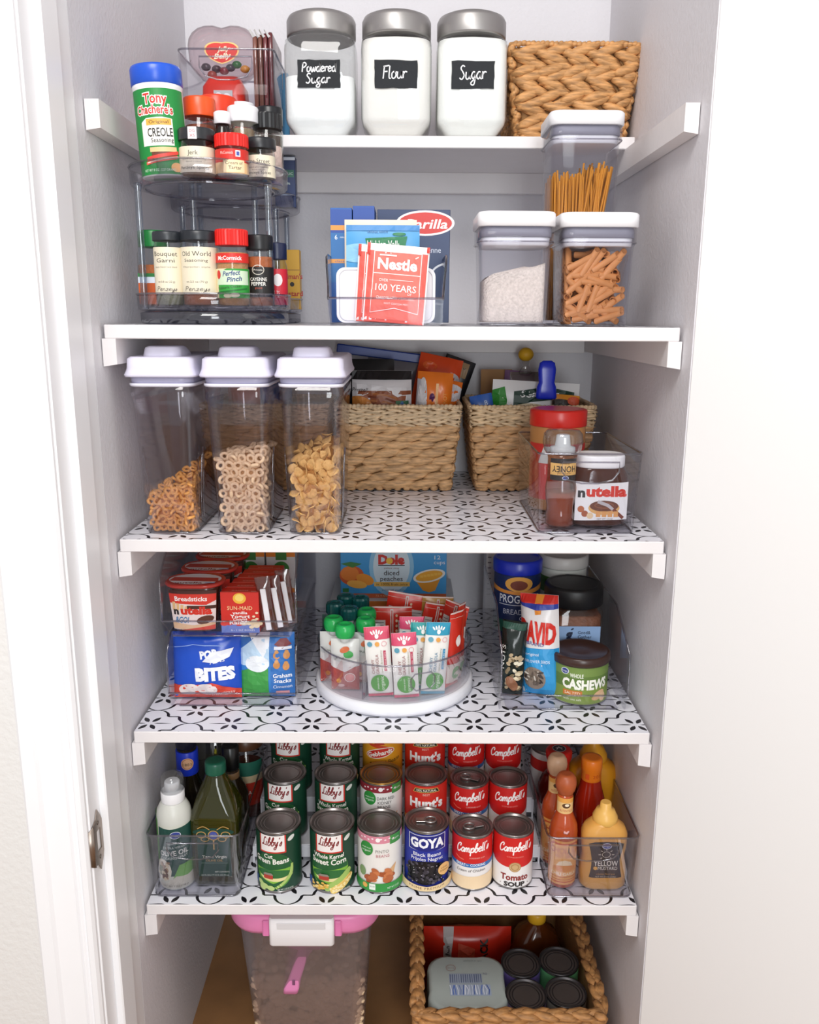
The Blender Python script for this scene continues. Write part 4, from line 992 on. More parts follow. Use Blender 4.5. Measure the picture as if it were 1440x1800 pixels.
for k, (x, y, w_, h_, c, ry, l) in enumerate(((.060, 1.588, 66, 206, '#e8771f', 4, 'bright orange snack bag beside the pretzel bag'), (.066, 1.622, 50, 192, '#e2701f', 11, 'narrow orange and silver snack bag at the basket corner'), (.040, 1.662, 84, 236, '#dd4a1c', 12, 'crumpled red-orange bag at the back of the left pale-rimmed basket'))):
    t = thing('orange_bag', l, 'snack bag', (x, y, zb), 0, None, 0, ry); o, mk = bag(t, w_, h_, 34, mat(c, .28), 'pouch', bump=3.2); d = mk()
    if k == 0: d.rect(-37, 0, -20, h_-14, '#b9b7bd'); d.ell(-22, 150, 9, 46, '#d7d3d4'); d.rect(2, 0, 7, h_-20, '#f6c48c'); d.ell(-4, 160, 5, 8, '#5a2a5c'); d.text('CARROT', 20, 150, 7, '#f6b25c', 40, rot=90)
    if k == 1: d.rect(-28, 0, -8, h_-10, '#bdbabd'); d.ell(8, 170, 22, 16, '#d9d6da')
    if k == 2: d.ell(24, 196, 18, 14, '#cfc9cc'); d.ell(-20, 215, 14, 8, '#e8642a')
    if d.p: d.build('print', t)
t = thing('black_snack_bag', 'black snack bag with a brown label tilted at the back of the basket', 'snack bag', (.052, 1.712, zb), 0, None, 0, 19); o, mk = bag(t, 62, 238, 18, mat('#17151a', .35), 'pouch', bump=1.6); d = mk(); d.rect(-27, 202, 20, 232, '#9a7a52'); d.text('SALTY', -4, 219, 8, '#3b2c1c', 40); d.text('LEN', 4, 176, 8, '#c8c2c6', 22); d.ell(6, 152, 8, 6, '#8a4a4c'); d.text('CRISPY', 0, 130, 7, '#b9b4b8', 40, rot=60); d.build('print', t)
t = thing('kraft_bag', 'plain brown paper bag at the back of the right pale-rimmed basket', 'snack bag', (.200, 1.712, zb)); bag(t, 62, 204, 16, mat('#a37a4e', .7), 'pouch', bump=1.2)
t = thing('purple_pouch', 'small purple pouch at the back of the right pale-rimmed basket', 'snack bag', (.232, 1.704, zb), 0, None, 0, 4); bag(t, 60, 202, 14, mat('#6b3a6e', .35), 'pouch', bump=1.4)
t = thing('blue_snack_bag', 'blue snack bag end at the left of the right basket', 'snack bag', (.189, 1.580, zb), 0, None, 0, -11); o, mk = bag(t, 42, 168, 18, mat('#2558a8', .3), 'pouch', bump=1.5); d = mk(); d.text('B', 8, 152, 9, '#cdd8ec'); d.build('print', t)
t = thing('chip_bag', 'white and green sea salt chip bag across the right pale-rimmed basket', 'chip bag', (.255, 1.606, zb), 0, None, 0, 3); o, mk = bag(t, 164, 188, 30, mat('#e6e5e4', .3), 'pouch', bump=1.8)
d = mk(); d.poly([(-82, 0), (-60, 0), (-54, 150), (-60, 176), (-82, 168)], '#2f8a2f'); d.poly([(-42, 168), (-42, 140), (-10, 150), (40, 158), (72, 150), (72, 172), (20, 180)], '#12392b'); d.text('Sea Salt', 6, 166, 13, '#f0f2ee', 74, bold=.02, shear=.25, rot=2); d.ell(-8, 134, 34, 14, '#d8c6a0'); d.text('Less Fat', -4, 134, 7, '#4a3c28', 34); d.text('40%', -18, 143, 4, '#4a3c28'); d.build('print', t)
t = thing('bag_clip', 'bright blue plastic bag clip standing on the chip bag', 'bag clip', (.279, 1.577, zC+.170))
obj('clip_body', MB().rr([(0, .018, .008, .008), (.003, .0195, .009, .008), (.022, .018, .008, .008), (.03, .0145, .007, .007), (.038, .0155, .007, .007), (.054, .0165, .007, .007), (.066, .014, .006, .006), (.070, .008, .004, .004)], 5), mat('#1a2fc4', .25), t)
obj('clip_pin', MB().box(-.004, .006, .0, .004, .009, .05, .001), mat('#1528a4', .25), t)
t = thing('bread_bag', 'clear bag tied with a yellow ball clip at the back of the right basket', 'bag', (.268, 1.700, zb)); bag(t, 84, 200, 22, clear('#d5cfcc', .5, 2, .1, .1, haze=.3, hazecol='#b3a59a'), 'pouch', bump=2.5)
obj('twisted_neck', MB().tube([(-.012, 0, .198), (-.012, 0, .212), (-.012, 0, .222)], [.014, .006, .008], 8), clear('#e2dedc', .6, 2, .1, .1, haze=.2), t)
obj('yellow_ball', MB().ell((-.012, 0, .234), (.0155, .0145, .0135), None, 14, 9), mat('#d9a51c', .5), t)
t = thing('mango_bag', 'orange fruit bag in the right corner of the right basket', 'snack bag', (.303, 1.580, zb), 0, None, 0, 5); o, mk = bag(t, 50, 166, 20, mat('#d98a24', .3), 'pouch', bump=1.2); d = mk(); d.ell(-8, 150, 20, 8, '#2a2018'); d.ell(14, 156, 12, 8, '#c9502a'); d.build('print', t)
t = thing('dark_pouch', 'dark green pouch at the far right of the right basket', 'snack bag', (.312, 1.655, zb)); bag(t, 44, 176, 16, mat('#27332e', .35), 'pouch', bump=1.5)
for k, (x, c, h_, l) in enumerate(((-.285, '#b2402c', 196, 'red bag end seen through the cereal containers'), (-.225, '#3765a8', 200, 'blue bag end seen through the cereal containers'))):
    t = thing('snack_bag', l, 'snack bag', (x, 1.60, zb)); bag(t, 60, h_-14, 24, mat(c, .3), 'pouch', bump=1.6)

# spread bin
clear_bin('clear_bin', 'clear grip-front bin of spreads at the right of the middle shelf', (.2915, 1.226, zC), .156, .245, .122)
zs = zC+.0045
t = thing('hazelnut_spread', 'nutella spread jar with white lid in the clear bin'.replace('nutella', 'chocolate hazelnut'), 'spread jar', (.3175, 1.288, zs))
obj('jar', MB().rr([(0, .036, .026, .02), (.004, .042, .030, .024), (.03, .0435, .031, .026), (.074, .0435, .031, .026), (.088, .038, .028, .024), (.093, .034, .026, .024)], 6), mat('#4c2a1c', .12), t)
obj('lid', MB().rr([(.090, .037, .029, .027), (.092, .0385, .030, .028), (.106, .0385, .030, .028), (.109, .037, .029, .027)], 6), mat('#f0eff0', .35), t)
d = Dec(lambda u, v, l: (u*.001, -.031-.0006-l*.001+.0045*(u/42)**4, v*.001+.008), 5.0)
d.poly([(-40, 2), (40, 4), (40, 62), (0, 60), (-40, 63)], '#ece9e8'); d.text('n', -31, 46, 14, '#26201f', 11, bold=.05); d.text('utella', 7, 48, 15.5, '#d4301c', 62, bold=.05)
d.ell(4, 22, 24, 11, '#d9a766'); d.ell(4, 25, 22, 8.5, '#6b3a24'); d.ring(4, 26, 15, 5, 1.6, '#8a5234'); d.stroke([(-6, 32), (10, 26), (32, 8)], [5, 5, 3], '#b9b2b4'); d.stroke([(18, 20), (34, 6)], 5, '#7a3a22')
for (u, v, c) in ((-31, 20, '#b5643a'), (-25, 13, '#a2532e'), (-17, 10, '#e2c39a')): d.ell(u, v, 5, 5, c)
for k in range(4): d.rect(-8+k*9, 8, -1+k*9, 17, '#d99a5a')
d.text('NET WT 13 OZ', 6, 5, 2.6, '#5a4a44', 24); d.build('label', t)
t = thing('honey_bottle', 'upside-down honey bottle with clear cap in the clear bin', 'honey bottle', (.2565, 1.268, zs))
AMB = clear('#e2b48e', .5, 2.5, .05, .06, haze=.12, hazecol='#c98a52', name='honey_plastic')
obj('bottle', MB().lathe([(.018, 0), (.022, .003), (.022, .020), (.0205, .03), (.023, .045), (.024, .06), (.0215, .075), (.0215, .105), (.023, .112)], 28), AMB, t)
obj('honey', MB().lathe([(.017, .002), (.0205, .004), (.019, .03), (.0215, .045), (.0215, .054)], 24), mat('#a5643a', .3), t)
obj('inner_spout', MB().lathe([(.019, .112), (.019, .122), (.012, .124), (.010, .140), (.008, .141)], 20), mat('#eeeef0', .35), t)
obj('clear_cap', MB().lathe([(.024, .112), (.028, .118), (.0305, .130), (.029, .142), (.024, .148), (.01, .149)], 28), clear('#e2e4e6', .7, 2, .04, .1), t)
d = Dec(cyl_map(.0222), 3); d.rect(-23, 74, 23, 107, '#e8b86a'); d.rect(-23, 100, 23, 107, '#2a2420'); d.rect(-23, 74, 23, 82, '#2c2622'); d.text('HONEY', 0, 91, 9.5, '#2a2320', 38, rot=180, bold=.01); d.text('raw', 0, 99, 3, '#6b4a24', 14, rot=180); d.text('unfiltered', 0, 84.5, 3, '#8a5a2c', 20, rot=180); d.ell(2, 78, 5, 3, '#dfe4f0'); d.ell(2, 78, 4.2, 2.3, '#3a4f9a'); d.build('label', t)
t = thing('peanut_butter', 'peanut butter jar with wide red lid behind the honey', 'spread jar', (.272, 1.402, zs)); RR = .0455
obj('jar', MB().lathe([(.040, 0), (RR, .004), (RR, .13), (.045, .138), (.043, .142)], 36), mat('#c08750', .25), t)
obj('lid', MB().lathe([(.0465, .139), (.047, .140), (.047, .163), (.0455, .1655), (.04, .1665)], 40), mat('#d4281e', .3), t)
d = Dec(cyl_map(RR), 3); d.rect(-66, 20, 66, 112, '#c8322a'); d.rect(20, 20, 66, 100, '#2f6a3a'); d.poly([(-40, 80), (30, 80), (10, 108), (-30, 108)], '#d9dcd9'); d.build('label', t)

# ================================================================ fourth shelf
zD = Z['D']+.0008
def stack_bin(label, x, y, z, w, d, h, lip, vert, run, group=None):
    """clear stacking bin: high sides cut diagonally at the front, low sloped lip; origin at the middle of the front lower edge"""
    t = thing('stacking_bin', label, 'storage bin', (x, y, z), 0, group); th = .0022
    prof = [(.012, 0), (0, lip), (0, vert), (run, h), (d, h), (d, 0)]
    for sx in (-1, 1):
        obj('side_panel', MB().prism(prof, 'x', sx*w/2, sx*(w/2-th)), PLASTIC, t)
        obj('side_edge', MB().tube([(sx*(w/2-.001), yy, zz) for yy, zz in prof[1:-1]], .0017, 6), RIMP, t)
    b = MB(); b.add([(-w/2+.014, .012, 0), (w/2-.014, .012, 0), (w/2, 0, lip), (-w/2, 0, lip), (-w/2+.014, .0142, 0), (w/2-.014, .0142, 0), (w/2, .0022, lip), (-w/2, .0022, lip)], [(0, 1, 2, 3), (5, 4, 7, 6), (0, 3, 7, 4), (1, 5, 6, 2), (3, 2, 6, 7), (0, 4, 5, 1)]); obj('front_lip', b, PLASTIC, t)
    obj('lip_edge', MB().tube([(-w/2, 0, lip), (w/2, 0, lip)], .0017, 6), RIMP, t)
    obj('bin_floor', MB().box(-w/2+.012, .012, 0, w/2-.012, d, .0024, .0005), PLASTIC, t)
    obj('floor_edge', MB().tube([(-w/2+.014, .012, .001), (w/2-.014, .012, .001)], .0015, 6), RIMP, t)
    obj('back_panel', MB().box(-w/2, d-th, 0, w/2, d, h, .0005), PLASTIC, t)
    return t
BX, BY0 = -.2585, 1.266
stack_bin('lower clear stacking bin of pouches on the fourth shelf', BX, BY0, zD, .208, .29, .1215, .028, .095, .03)
stack_bin('upper clear stacking bin of cups and cartons on the fourth shelf', BX, BY0-.004, zD+.1225, .214, .29, .150, .030, .098, .07)
z1, z2 = zD+.003, zD+.1255
t = thing('pastry_bites_bag', 'shiny blue pastry bites bag in the lower stacking bin', 'snack bag', (-.308, 1.306, z1), rx=-6); o, mk = bag(t, 112, 112, 40, mat('#1c4fc0', .22), 'pouch', bump=1.6)
d = mk(); d.poly([(-56, 0), (56, 0), (56, 16), (10, 30), (-20, 26), (-56, 24)], '#d9452f'); d.ell(-28, 18, 18, 10, '#e6d9d4', rot=8); d.ell(2, 19, 17, 10, '#e9dcd8', rot=-6); d.text('STRAWBERRY', 28, 11, 6, '#f3e4e0', 38, rot=4)
d.poly([(-4, 66), (10, 82), (46, 88), (40, 74), (18, 64)], '#e8ebf4'); d.text('POP', 6, 79, 12, '#e9edf6', 28, bold=.06, rot=8); d.text('Tarts', 20, 68, 7, '#e9edf6', 26, shear=.3, rot=12); d.text('BITES', 16, 46, 20, '#f1f3f8', 64, bold=.07, rot=3); d.stroke([(-52, 88), (-20, 94), (30, 92)], 1.2, '#8fb0ee'); d.build('print', t)
t = thing('blue_pouch', 'dark blue pouch behind the pastry bites in the lower stacking bin', 'snack bag', (-.318, 1.365, z1)); bag(t, 104, 108, 22, mat('#173f9c', .25), 'pouch', bump=1.8)
t = thing('graham_pouch', 'blue and green graham snack pouch in the lower stacking bin', 'snack bag', (-.210, 1.312, z1), rx=-5); o, mk = bag(t, 92, 110, 32, mat('#3f86cc', .25), 'pouch', bump=1.2)
d = mk(); d.poly([(-46, 0), (4, 0), (4, 52), (-10, 58), (-46, 44)], '#3f9a46'); d.rect(-46, 56, 6, 110, '#bcd8ee'); d.poly([(-46, 80), (-10, 110), (-46, 110)], '#3a72bc'); d.poly([(-30, 110), (-4, 70), (6, 90), (6, 110)], '#eef3f8'); d.ell(-14, 60, 20, 14, '#e9eef2'); d.rect(8, 0, 46, 110, '#2f6fb8')
for (u, v) in ((18, 74), (34, 74), (18, 58), (33, 55)): d.ell(u, v, 5.5, 6.5, '#c98a4c'); d.ell(u, v+6, 3.2, 3.2, '#cf9558')
d.poly([(14, 92), (24, 102), (34, 102), (42, 92), (28, 86)], '#7c3a3e'); d.rect(14, 84, 42, 89, '#e6eaf2'); d.text('Graham', 27, 40, 7, '#f0f2f6', 30, bold=.02); d.text('Snacks', 27, 31, 6.5, '#f0f2f6', 28, bold=.02); d.text('Cinnamon', 27, 21, 5.5, '#e9edf4', 30); d.rect(16, 8, 38, 13, '#c98f92'); d.build('print', t)
# cups
def dip_cup(label, x, y, rz=0):
    t = thing('dip_cup', label, 'snack cup', (x, y, z2), rz, 'breadstick dip cups')
    def q(z, s, c=.7): return (z, .0405*s, .030*s, .030*s*c)
    obj('cup', MB().rr([q(0, .80), q(.003, .84), q(.070, .97), q(.077, .98)], 6), mat('#4b2a20', .2), t)
    obj('foil_lid', MB().rr([(.075, .046, .034, .030), (.077, .0475, .0355, .031), (.0795, .0475, .0355, .031), (.081, .045, .033, .029)], 6), mat('#b0352c', .25), t)
    d = Dec(lambda u, v, l: (u*.001*(1+.18*v/66), -.030*(.82+.16*v/62)-.0012-l*.001+.010*(abs(u)/38)**3, v*.00116), 5.0)
    d.poly([(-33, 3), (33, 3), (33, 60), (-33, 60)], '#ecdcd8'); d.poly([(-33, 42), (20, 40), (33, 46), (33, 61), (-33, 61)], '#d8382a'); d.rect(-33, 56, 33, 61, '#4a2620'); d.text('Breadsticks', -2, 49, 6.5, '#fbf0ec', 46, bold=.02)
    for k in range(4): d.stroke([(-28+k*6, 32), (-27+k*6, 44-k*2)], 4.4, '#e2b884')
    d.rect(-8, 34, 33, 39, '#4a281c'); d.text('n', -25, 31, 10, '#28201e', 8, bold=.05); d.text('utella', 5, 32, 11, '#d2301e', 46, bold=.05); d.text('&GO!', -17, 18, 9, '#3f7fae', 22, shear=.3, bold=.02)
    d.ell(18, 18, 13, 6, '#5a3222', rot=12); d.poly([(-33, 4), (33, 4), (33, 14), (0, 10), (-33, 14)], '#e0b890'); d.poly([(-20, 3), (33, 3), (33, 10)], '#cf4434'); d.build('label', t)
    d = Dec(lambda u, v, l: (u*.001, -.0356+v*.001, .0812+l*.001)); d.ell(0, 34, 42, 28, '#d9d2d4', 28); d.text('nutella', -6, 14, 8, '#7a2c22', 44, bold=.03); d.rect(20, 12, 36, 16, '#8aa3c8'); d.poly([(-40, 24), (40, 20), (36, 40), (-36, 44)], '#b23a2c'); d.build('lid_print', t)
for k, l in enumerate(('front breadstick dip cup with red label in the upper bin', 'second dip cup, behind the front one, showing its foil lid', 'rearmost dip cup in the upper bin, foil lid showing')): dip_cup(l, -.3205+.006*k, 1.312+.076*k)
for k in range(6):
    t = carton('raisin_box', ('front red yogurt raisin box with sun logo', 'second red raisin box from the front of the row', 'third red raisin box from the front of the row', 'fourth red raisin box from the front of the row', 'fifth red raisin box from the front of the row', 'rearmost red raisin box of the row')[k], 'raisin box', (-.245+.004*k, 1.283+.0255*k, z2), 61, 24.5, 68, '#cf2a1f', group='raisin boxes in the upper bin')
    d = Dec(top_map(0, 0, .068)); d.rect(-30, .5, 30, 2, '#e8988c'); d.text('RAISINS', 0, 9, 4.5, '#f0b9ae', 26); d.rect(18, 4, 26, 6, '#e8988c'); d.build('top_print', t)
    if k == 0:
        d = Dec(flat_map(0, 0, 0)); d.rect(-30.5, 0, 30.5, 15, '#6a7fc4'); 
        for i in range(8): d.ell(-26+i*8, 15+(i % 3), 6, 3.5, '#d6352a' if i < 4 else '#e2c9a2')
        d.ell(0, 58, 10.5, 9, '#f3b73c'); d.ell(0, 59, 7, 6, '#f8d870'); d.text('SUN-MAID', 0, 42, 6.5, '#f7d9a0', 40); d.text('vanilla', 0, 34, 4.5, '#f6ece8', 24, bold=.02); d.text('Yogurt', 0, 28, 6, '#f6ece8', 32, bold=.03); d.text('Covered', 0, 23, 3.6, '#f6ece8', 22, bold=.02); d.text('Raisins', 0, 17.5, 6, '#f6ece8', 34, bold=.03)
        for (u, v, r) in ((22, 20, 5), (14, 16, 4), (26, 12, 5), (18, 10, 4), (27, 34, 2.6), (22, 28, 2.6), (27, 24, 2.6)): d.ell(u, v, r, r*.7, '#ead6b4')
        d.text('6 - 1 OZ BOXES', 4, 5, 3.4, '#dfe4f4', 38); d.build('print', t)
for k, (x, h_) in enumerate(((-.322, 146), (-.265, 146), (-.209, 146))):
    t = carton('snack_carton', ('left', 'middle', 'right')[k]+' upright carton with orange band and green circle at the back of the upper bin', 'carton', (x, 1.488, z2), 53, 52, h_, '#cfcdcb', group='cartons with green circles')
    d = Dec(flat_map(0, 0, 0)); d.rect(-26.5, 68, 26.5, 146, '#e07f22'); d.rect(-9, 62, 11, 110, '#3f7a34'); d.rect(-9, 76, 11, 80, '#9ab88c'); d.ell(1, 45, 14.5, 14.5, '#3b7d33', 28); d.text('organic', 1, 45, 5, '#cfe0c6', 20); d.text('MELLOW', 4, 25, 5, '#7a7468', 32); d.text('snack', 4, 17, 4, '#7a7468', 18); d.poly([(-26, 0), (26, 0), (26, 8), (4, 13), (-26, 7)], '#d98436'); d.build('print', t)
for k, (x, y, ry, h_) in enumerate(((-.199, 1.292, -7, 92), (-.182, 1.305, -9, 90), (-.170, 1.325, -8, 94))):
    t = thing('stick_packet', ('clear packet with a white stick nearest the raisin boxes', 'middle clear packet with a white stick', 'clear packet with a white stick nearest the right side of the upper bin')[k], 'stick packet', (x, y, z2), 0, 'white stick packets', 0, ry)
    bag(t, 24, h_, 12, clear('#e0c8c0', .5, 2.2, .1, .1, haze=.25, hazecol='#a0685a'), 'wrapper', bump=1.0)
    obj('white_stick', MB().box(-.0045, -.0085, .004, .0045, -.0065, h_/1000-.018, .001), mat('#ecebef', .35), t)

# ---------------------------------------------------------------- round snack turntable
TX, TY, TR = .001, 1.3705, .1345
t = thing('snack_turntable', 'round clear turntable with white base in the middle of the fourth shelf', 'turntable', (TX, TY, zD))
obj('base', MB().lathe([(TR-.010, 0), (TR-.001, .002), (TR+.001, .005), (TR+.001, .019), (TR-.002, .022), (TR-.01, .0225)], 64), mat('#e9e9ee', .3), t)
obj('base_foot', MB().lathe([(TR-.006, -.0002), (TR-.003, .0002), (TR+.0015, .004), (TR+.0015, .006)], 64), mat('#c4c4cc', .35), t)
obj('clear_wall', MB().lathe([(TR-.006, .0226), (TR-.004, .0226), (TR-.003, .087), (TR-.0052, .087), (TR-.008, .0245)], 64), PLASTIC, t)
obj('rim', MB().tube([((TR-.004)*math.cos(2*math.pi*i/64), (TR-.004)*math.sin(2*math.pi*i/64), .087) for i in range(64)], .0016, 6, closed=True), RIMP, t)
for a in (-113, 7, 127):
    c, s = math.cos(math.radians(a)), math.sin(math.radians(a)); M = Matrix.Rotation(math.radians(a), 4, 'Z')
    obj('divider', MB().box(.030, -.0011, .024, TR-.007, .0011, .085, .0004, M=M), clear('#dcdce4', .6, 2, .05, .08), t)
obj('hub_ring', MB().lathe([(.030, .024), (.030, .085), (.028, .085), (.028, .026)], 32), PLASTIC, t)
b = MB(); b.tube([(x, -math.sqrt(max(0, (TR-.0035)**2-x*x))-.0008, z) for x, z in [(.034, .072), (.060, .072), (.066, .064), (.066, .052), (.058, .044), (.036, .044), (.028, .052), (.028, .064)]], .0014, 6, closed=True); obj('grip', b, RIMP, t)
zt = zD+.0255
caps = [(-.102, 1.392, 'T'), (-.086, 1.432, 'T'), (-.060, 1.422, 'T'), (-.076, 1.366, 'T'), (-.099, 1.322, 'G'), (-.078, 1.290, 'G'), (-.046, 1.362, 'G'), (-.046, 1.318, 'G')]
nmsT = ['dark green capped pouch at the left edge of the turntable', 'dark green capped pouch farthest back on the turntable', 'dark green capped pouch beside the red packets', 'dark green capped pouch in the middle of its group', 'bright green capped fruit pouch at the left front', 'bright green capped fruit pouch lowest at the front', 'bright green capped fruit pouch behind the divider', 'bright green capped fruit pouch nearest the granola bars']
for (x, y, c), l in zip(caps, nmsT):
    t = thing('fruit_pouch', l, 'fruit pouch', (x, y, zt), random.uniform(-8, 8), 'fruit pouches on the turntable'); ph = 92 if c == 'T' else 88
    o, mk = bag(t, 46, ph, 17, mat('#cfd0cc' if c == 'G' else '#3c5a52', .25), 'pouch', bump=.8); d = mk()
    if c == 'G': d.rect(-23, 0, 23, 42, '#a8453c'); d.poly([(-23, 42), (0, 34), (23, 46), (23, 56), (0, 50), (-23, 54)], '#d8d4d0'); d.ell(8, 24, 7, 6, '#d98a86'); d.ring(8, 24, 9, 8, 1.4, '#e8cdc8'); d.ell(-10, 18, 4, 4, '#df9a3c'); d.ell(-6, 10, 5, 3, '#dfb4ae'); d.ell(6, 64, 8, 6, '#3f9a4c'); d.ell(0, 72, 8, 5, '#c8683c', rot=20); d.text('APPLE', -8, 58, 3.6, '#3a4a3c', 14)
    else: d.rect(-23, 0, 23, 50, '#7a3a34'); d.text('BANANA', 0, 60, 5, '#d8dcd6', 30); d.ell(4, 30, 10, 8, '#b98a4a')
    d.build('print', t)
    obj('spout', MB().lathe([(.0085, ph/1000-.004), (.0075, ph/1000+.004), (.006, ph/1000+.012)], 14), mat('#dfe3e0', .35), t)
    z0 = ph/1000+.001; n = 28
    pr = [(.0140, z0+.003), (.0158, z0+.007), (.0165, z0+.014), (.0155, z0+.021), (.0125, z0+.0245), (.0085, z0+.025), (.0075, z0+.022)] if c == 'G' else [(.0150, z0+.002), (.0162, z0+.004), (.0162, z0+.018), (.0145, z0+.0215), (.0085, z0+.0225), (.0065, z0+.020)]
    rings = [[(r*(1 if (i % 2 or c == 'G') else .95)*math.cos(2*math.pi*i/n), r*(1 if (i % 2 or c == 'G') else .95)*math.sin(2*math.pi*i/n), z) for i in range(n)] for r, z in pr]
    obj('cap', MB().loft(rings, False, True, 0, c == 'G'), mat('#1fa650' if c == 'G' else '#0f5250', .25), t)
def granola(label, x, y, rz, ry, top, band, h_=116, rx=-3):
    t = thing('granola_bar', label, 'granola bar', (x, y, zt), rz, 'granola bars on the turntable', rx, ry); o, mk = bag(t, 40, h_, 13, mat('#e9e7e2', .3), 'wrapper', bump=.5)
    d = mk(); d.rect(-20, h_-20, 20, h_, top); d.rect(-20, 0, 20, 5, top)
    for k in range(5): d.ell(-8+k*4, h_-9+(2-abs(k-2)), 1.4, 3.4, '#f4f2ee', rot=(k-2)*-18)
    d.ell(0, h_-14, 3, 4, '#f4f2ee'); d.ell(-12, h_-27, 4.2, 4.2, '#5a9ab0'); d.ell(0, h_-27, 3.8, 3.8, '#e0a04c'); d.ring(11, h_-27, 4.2, 4.2, .6, '#d86a7c')
    d.text('CHEWY', -9, 52, 5, '#9a5a5c' if top != '#2794b4' else '#3f7fa0', 24, rot=90); d.text('GRANOLA', -2, 56, 5, '#9a5a5c' if top != '#2794b4' else '#3f7fa0', 32, rot=90); d.text('cashew & cranberry', 5, 60, 3, '#9a9a7c', 38, rot=90); d.rect(9, 44, 13, 78, band); d.text('seasonal bars', 11, 61, 2.2, '#f3e6e6', 28, rot=90)
    d.ell(0, 24, 14.5, 14.5, '#4a9a34', 28); d.text('organic', 4, 24, 6, '#e6f0de', 24, rot=90); d.text('simple truth', -3, 24, 3, '#e6f0de', 20, rot=90); d.build('print', t)
granola('white granola bar with pink top next to the divider', -.019, 1.266, 0, -4, '#cf4a66', '#b8405a')
granola('white granola bar with pink top and blue patch, second from the divider', .0225, 1.261, 2, -3, '#d0486a', '#b8405a', 108)
granola('white granola bar with blue top at the front grip', .064, 1.274, 12, 5, '#2794b4', '#3f8fb8', 120)
granola('granola bar with teal top tucked behind the front bars', .045, 1.296, 4, 2, '#2aa0a0', '#3f8fb8', 112)
granola('granola bar with pink flower top lying farther back', .030, 1.312, 0, 0, '#d84a72', '#b8405a', 116)
def redbar(label, x, y, rz, ry, w_, h_, c='#d0301f', rx=0, stripe=True, base=None):
    t = thing('fruit_bar', label, 'snack bar', (x, y, zt), rz, 'red bars on the turntable', rx, ry); o, mk = bag(t, w_, h_, 13, mat(c, .28), 'wrapper', bump=1.0)
    d = mk(); d.rect(-w_/2, h_-2, w_/2, h_, '#ecd9d2'); d.rect(-w_/2, h_-9, w_/2, h_-8.3, '#e2b8ac')
    if stripe:
        d.rect(-2.5, 0, 2.5, h_-4, '#d8cfc9'); d.rect(-1, 0, 1, h_-6, '#c23a2c')
        for s in (-1, 1):
            d.rect(s*w_*.30-w_*.14, h_*.45, s*w_*.30+w_*.14, h_*.78, '#d3ccc8')
            for k in range(6): d.rect(s*w_*.30-w_*.12, h_*.48+k*h_*.05, s*w_*.30+w_*.10, h_*.48+k*h_*.05+1, '#6d5f5a')
        for k in range(4): d.ell(w_*.12, h_*.86-k*9, 2, 2.6, '#e6c9a8')
    else: d.ell(0, h_*.62, 6, 10, '#e8ded8'); d.rect(-w_/2, 8, w_/2, 40, '#d9c9bd'); d.ell(0, 24, 10, 11, '#4a8f34')
    d.build('print', t)
redbar('red snack bar with pale edge standing at the right front', .096, 1.306, 55, 6, 40, 126, stripe=False)
redbar('red snack bar at the far right of the turntable', .108, 1.336, 68, 8, 38, 128, '#d8402a', stripe=False)
redbar('red snack packet with white text panel facing front', -.004, 1.402, 0, 0, 70, 104)
redbar('red snack packet with peaked top behind the text panel packet', .008, 1.436, -4, 8, 70, 118)
redbar('red snack packet leaning right behind the granola bars', .052, 1.400, 20, 14, 48, 110)
redbar('red snack packet leaning at the back right', .088, 1.398, -25, 12, 44, 118)
redbar('gold foil snack packet among the red ones', .070, 1.432, 8, 4, 56, 112, '#b98a3c')

# boxes at the back
t = carton('snack_box', 'white snack box with orange top edge under the peach box', 'carton', (-.006, 1.574, zD), 244, 150, 80, '#d9d7d6'); d = Dec(flat_map(0, 0, 0)); d.rect(-122, 66, 122, 80, '#c9712c'); d.rect(-122, 40, 122, 62, '#cfcccc'); d.rect(92, 36, 112, 58, '#1c1a1c'); d.text('12', 102, 47, 11, '#f0f0f0', 14, bold=.03); d.build('print', t)
t = carton('peach_box', 'blue diced peaches box standing on the snack box', 'carton', (-.004, 1.592, zD+.0805), 208, 120, 150, '#3d97d4'); d = Dec(flat_map(0, 0, 0))
d.rect(-104, 0, 104, 9, '#b8562a'); d.text('72 4-OZ CUPS - 3.12 LB', 0, 4.5, 3.4, '#e2b08c', 70); d.ell(-4, 64, 44, 60, '#8cc0e0', 28); d.ell(-4, 64, 36, 52, '#cfdfe8', 28)
d.text('Dole', -4, 79, 18, '#c92a20', 52, bold=.06); d.ell(-8, 76, 6.5, 6.5, '#f0c040'); d.rect(-30, 66, 22, 68, '#2a2a2a'); d.text('yellow cling', -4, 61.5, 3, '#8a3a2a', 30); d.text('diced', -4, 52, 10, '#2f2420', 30, bold=.005); d.text('peaches', -4, 40, 10, '#2f2420', 44, bold=.005); d.rect(-38, 24, 32, 33, '#e6b85c'); d.text('in 100% fruit juice', -3, 28.5, 5, '#54381c', 62); d.text('packed with goodness', 0, 17, 3.2, '#2a5f8c', 44)
d.ell(-82, 46, 24, 20, '#c9541c'); d.ell(-86, 50, 18, 15, '#e07c2a'); d.ell(-56, 38, 18, 11, '#e6912c', rot=-20); d.ell(-72, 28, 20, 8, '#f0b04a', rot=-8); d.poly([(-104, 70), (-80, 62), (-62, 70), (-84, 74)], '#3b7a35')
d.poly([(42, 38), (96, 50), (82, 16), (70, 12), (58, 16)], '#e0952a'); d.ell(70, 46, 32, 13, '#e9e6df', 26, rot=12); d.ell(70, 46, 27, 10, '#eaa62e', 26, rot=12)
for k in range(6): d.rect(52+k*7, 42+k*1.2, 58+k*7, 47+k*1.2, '#f0b846')
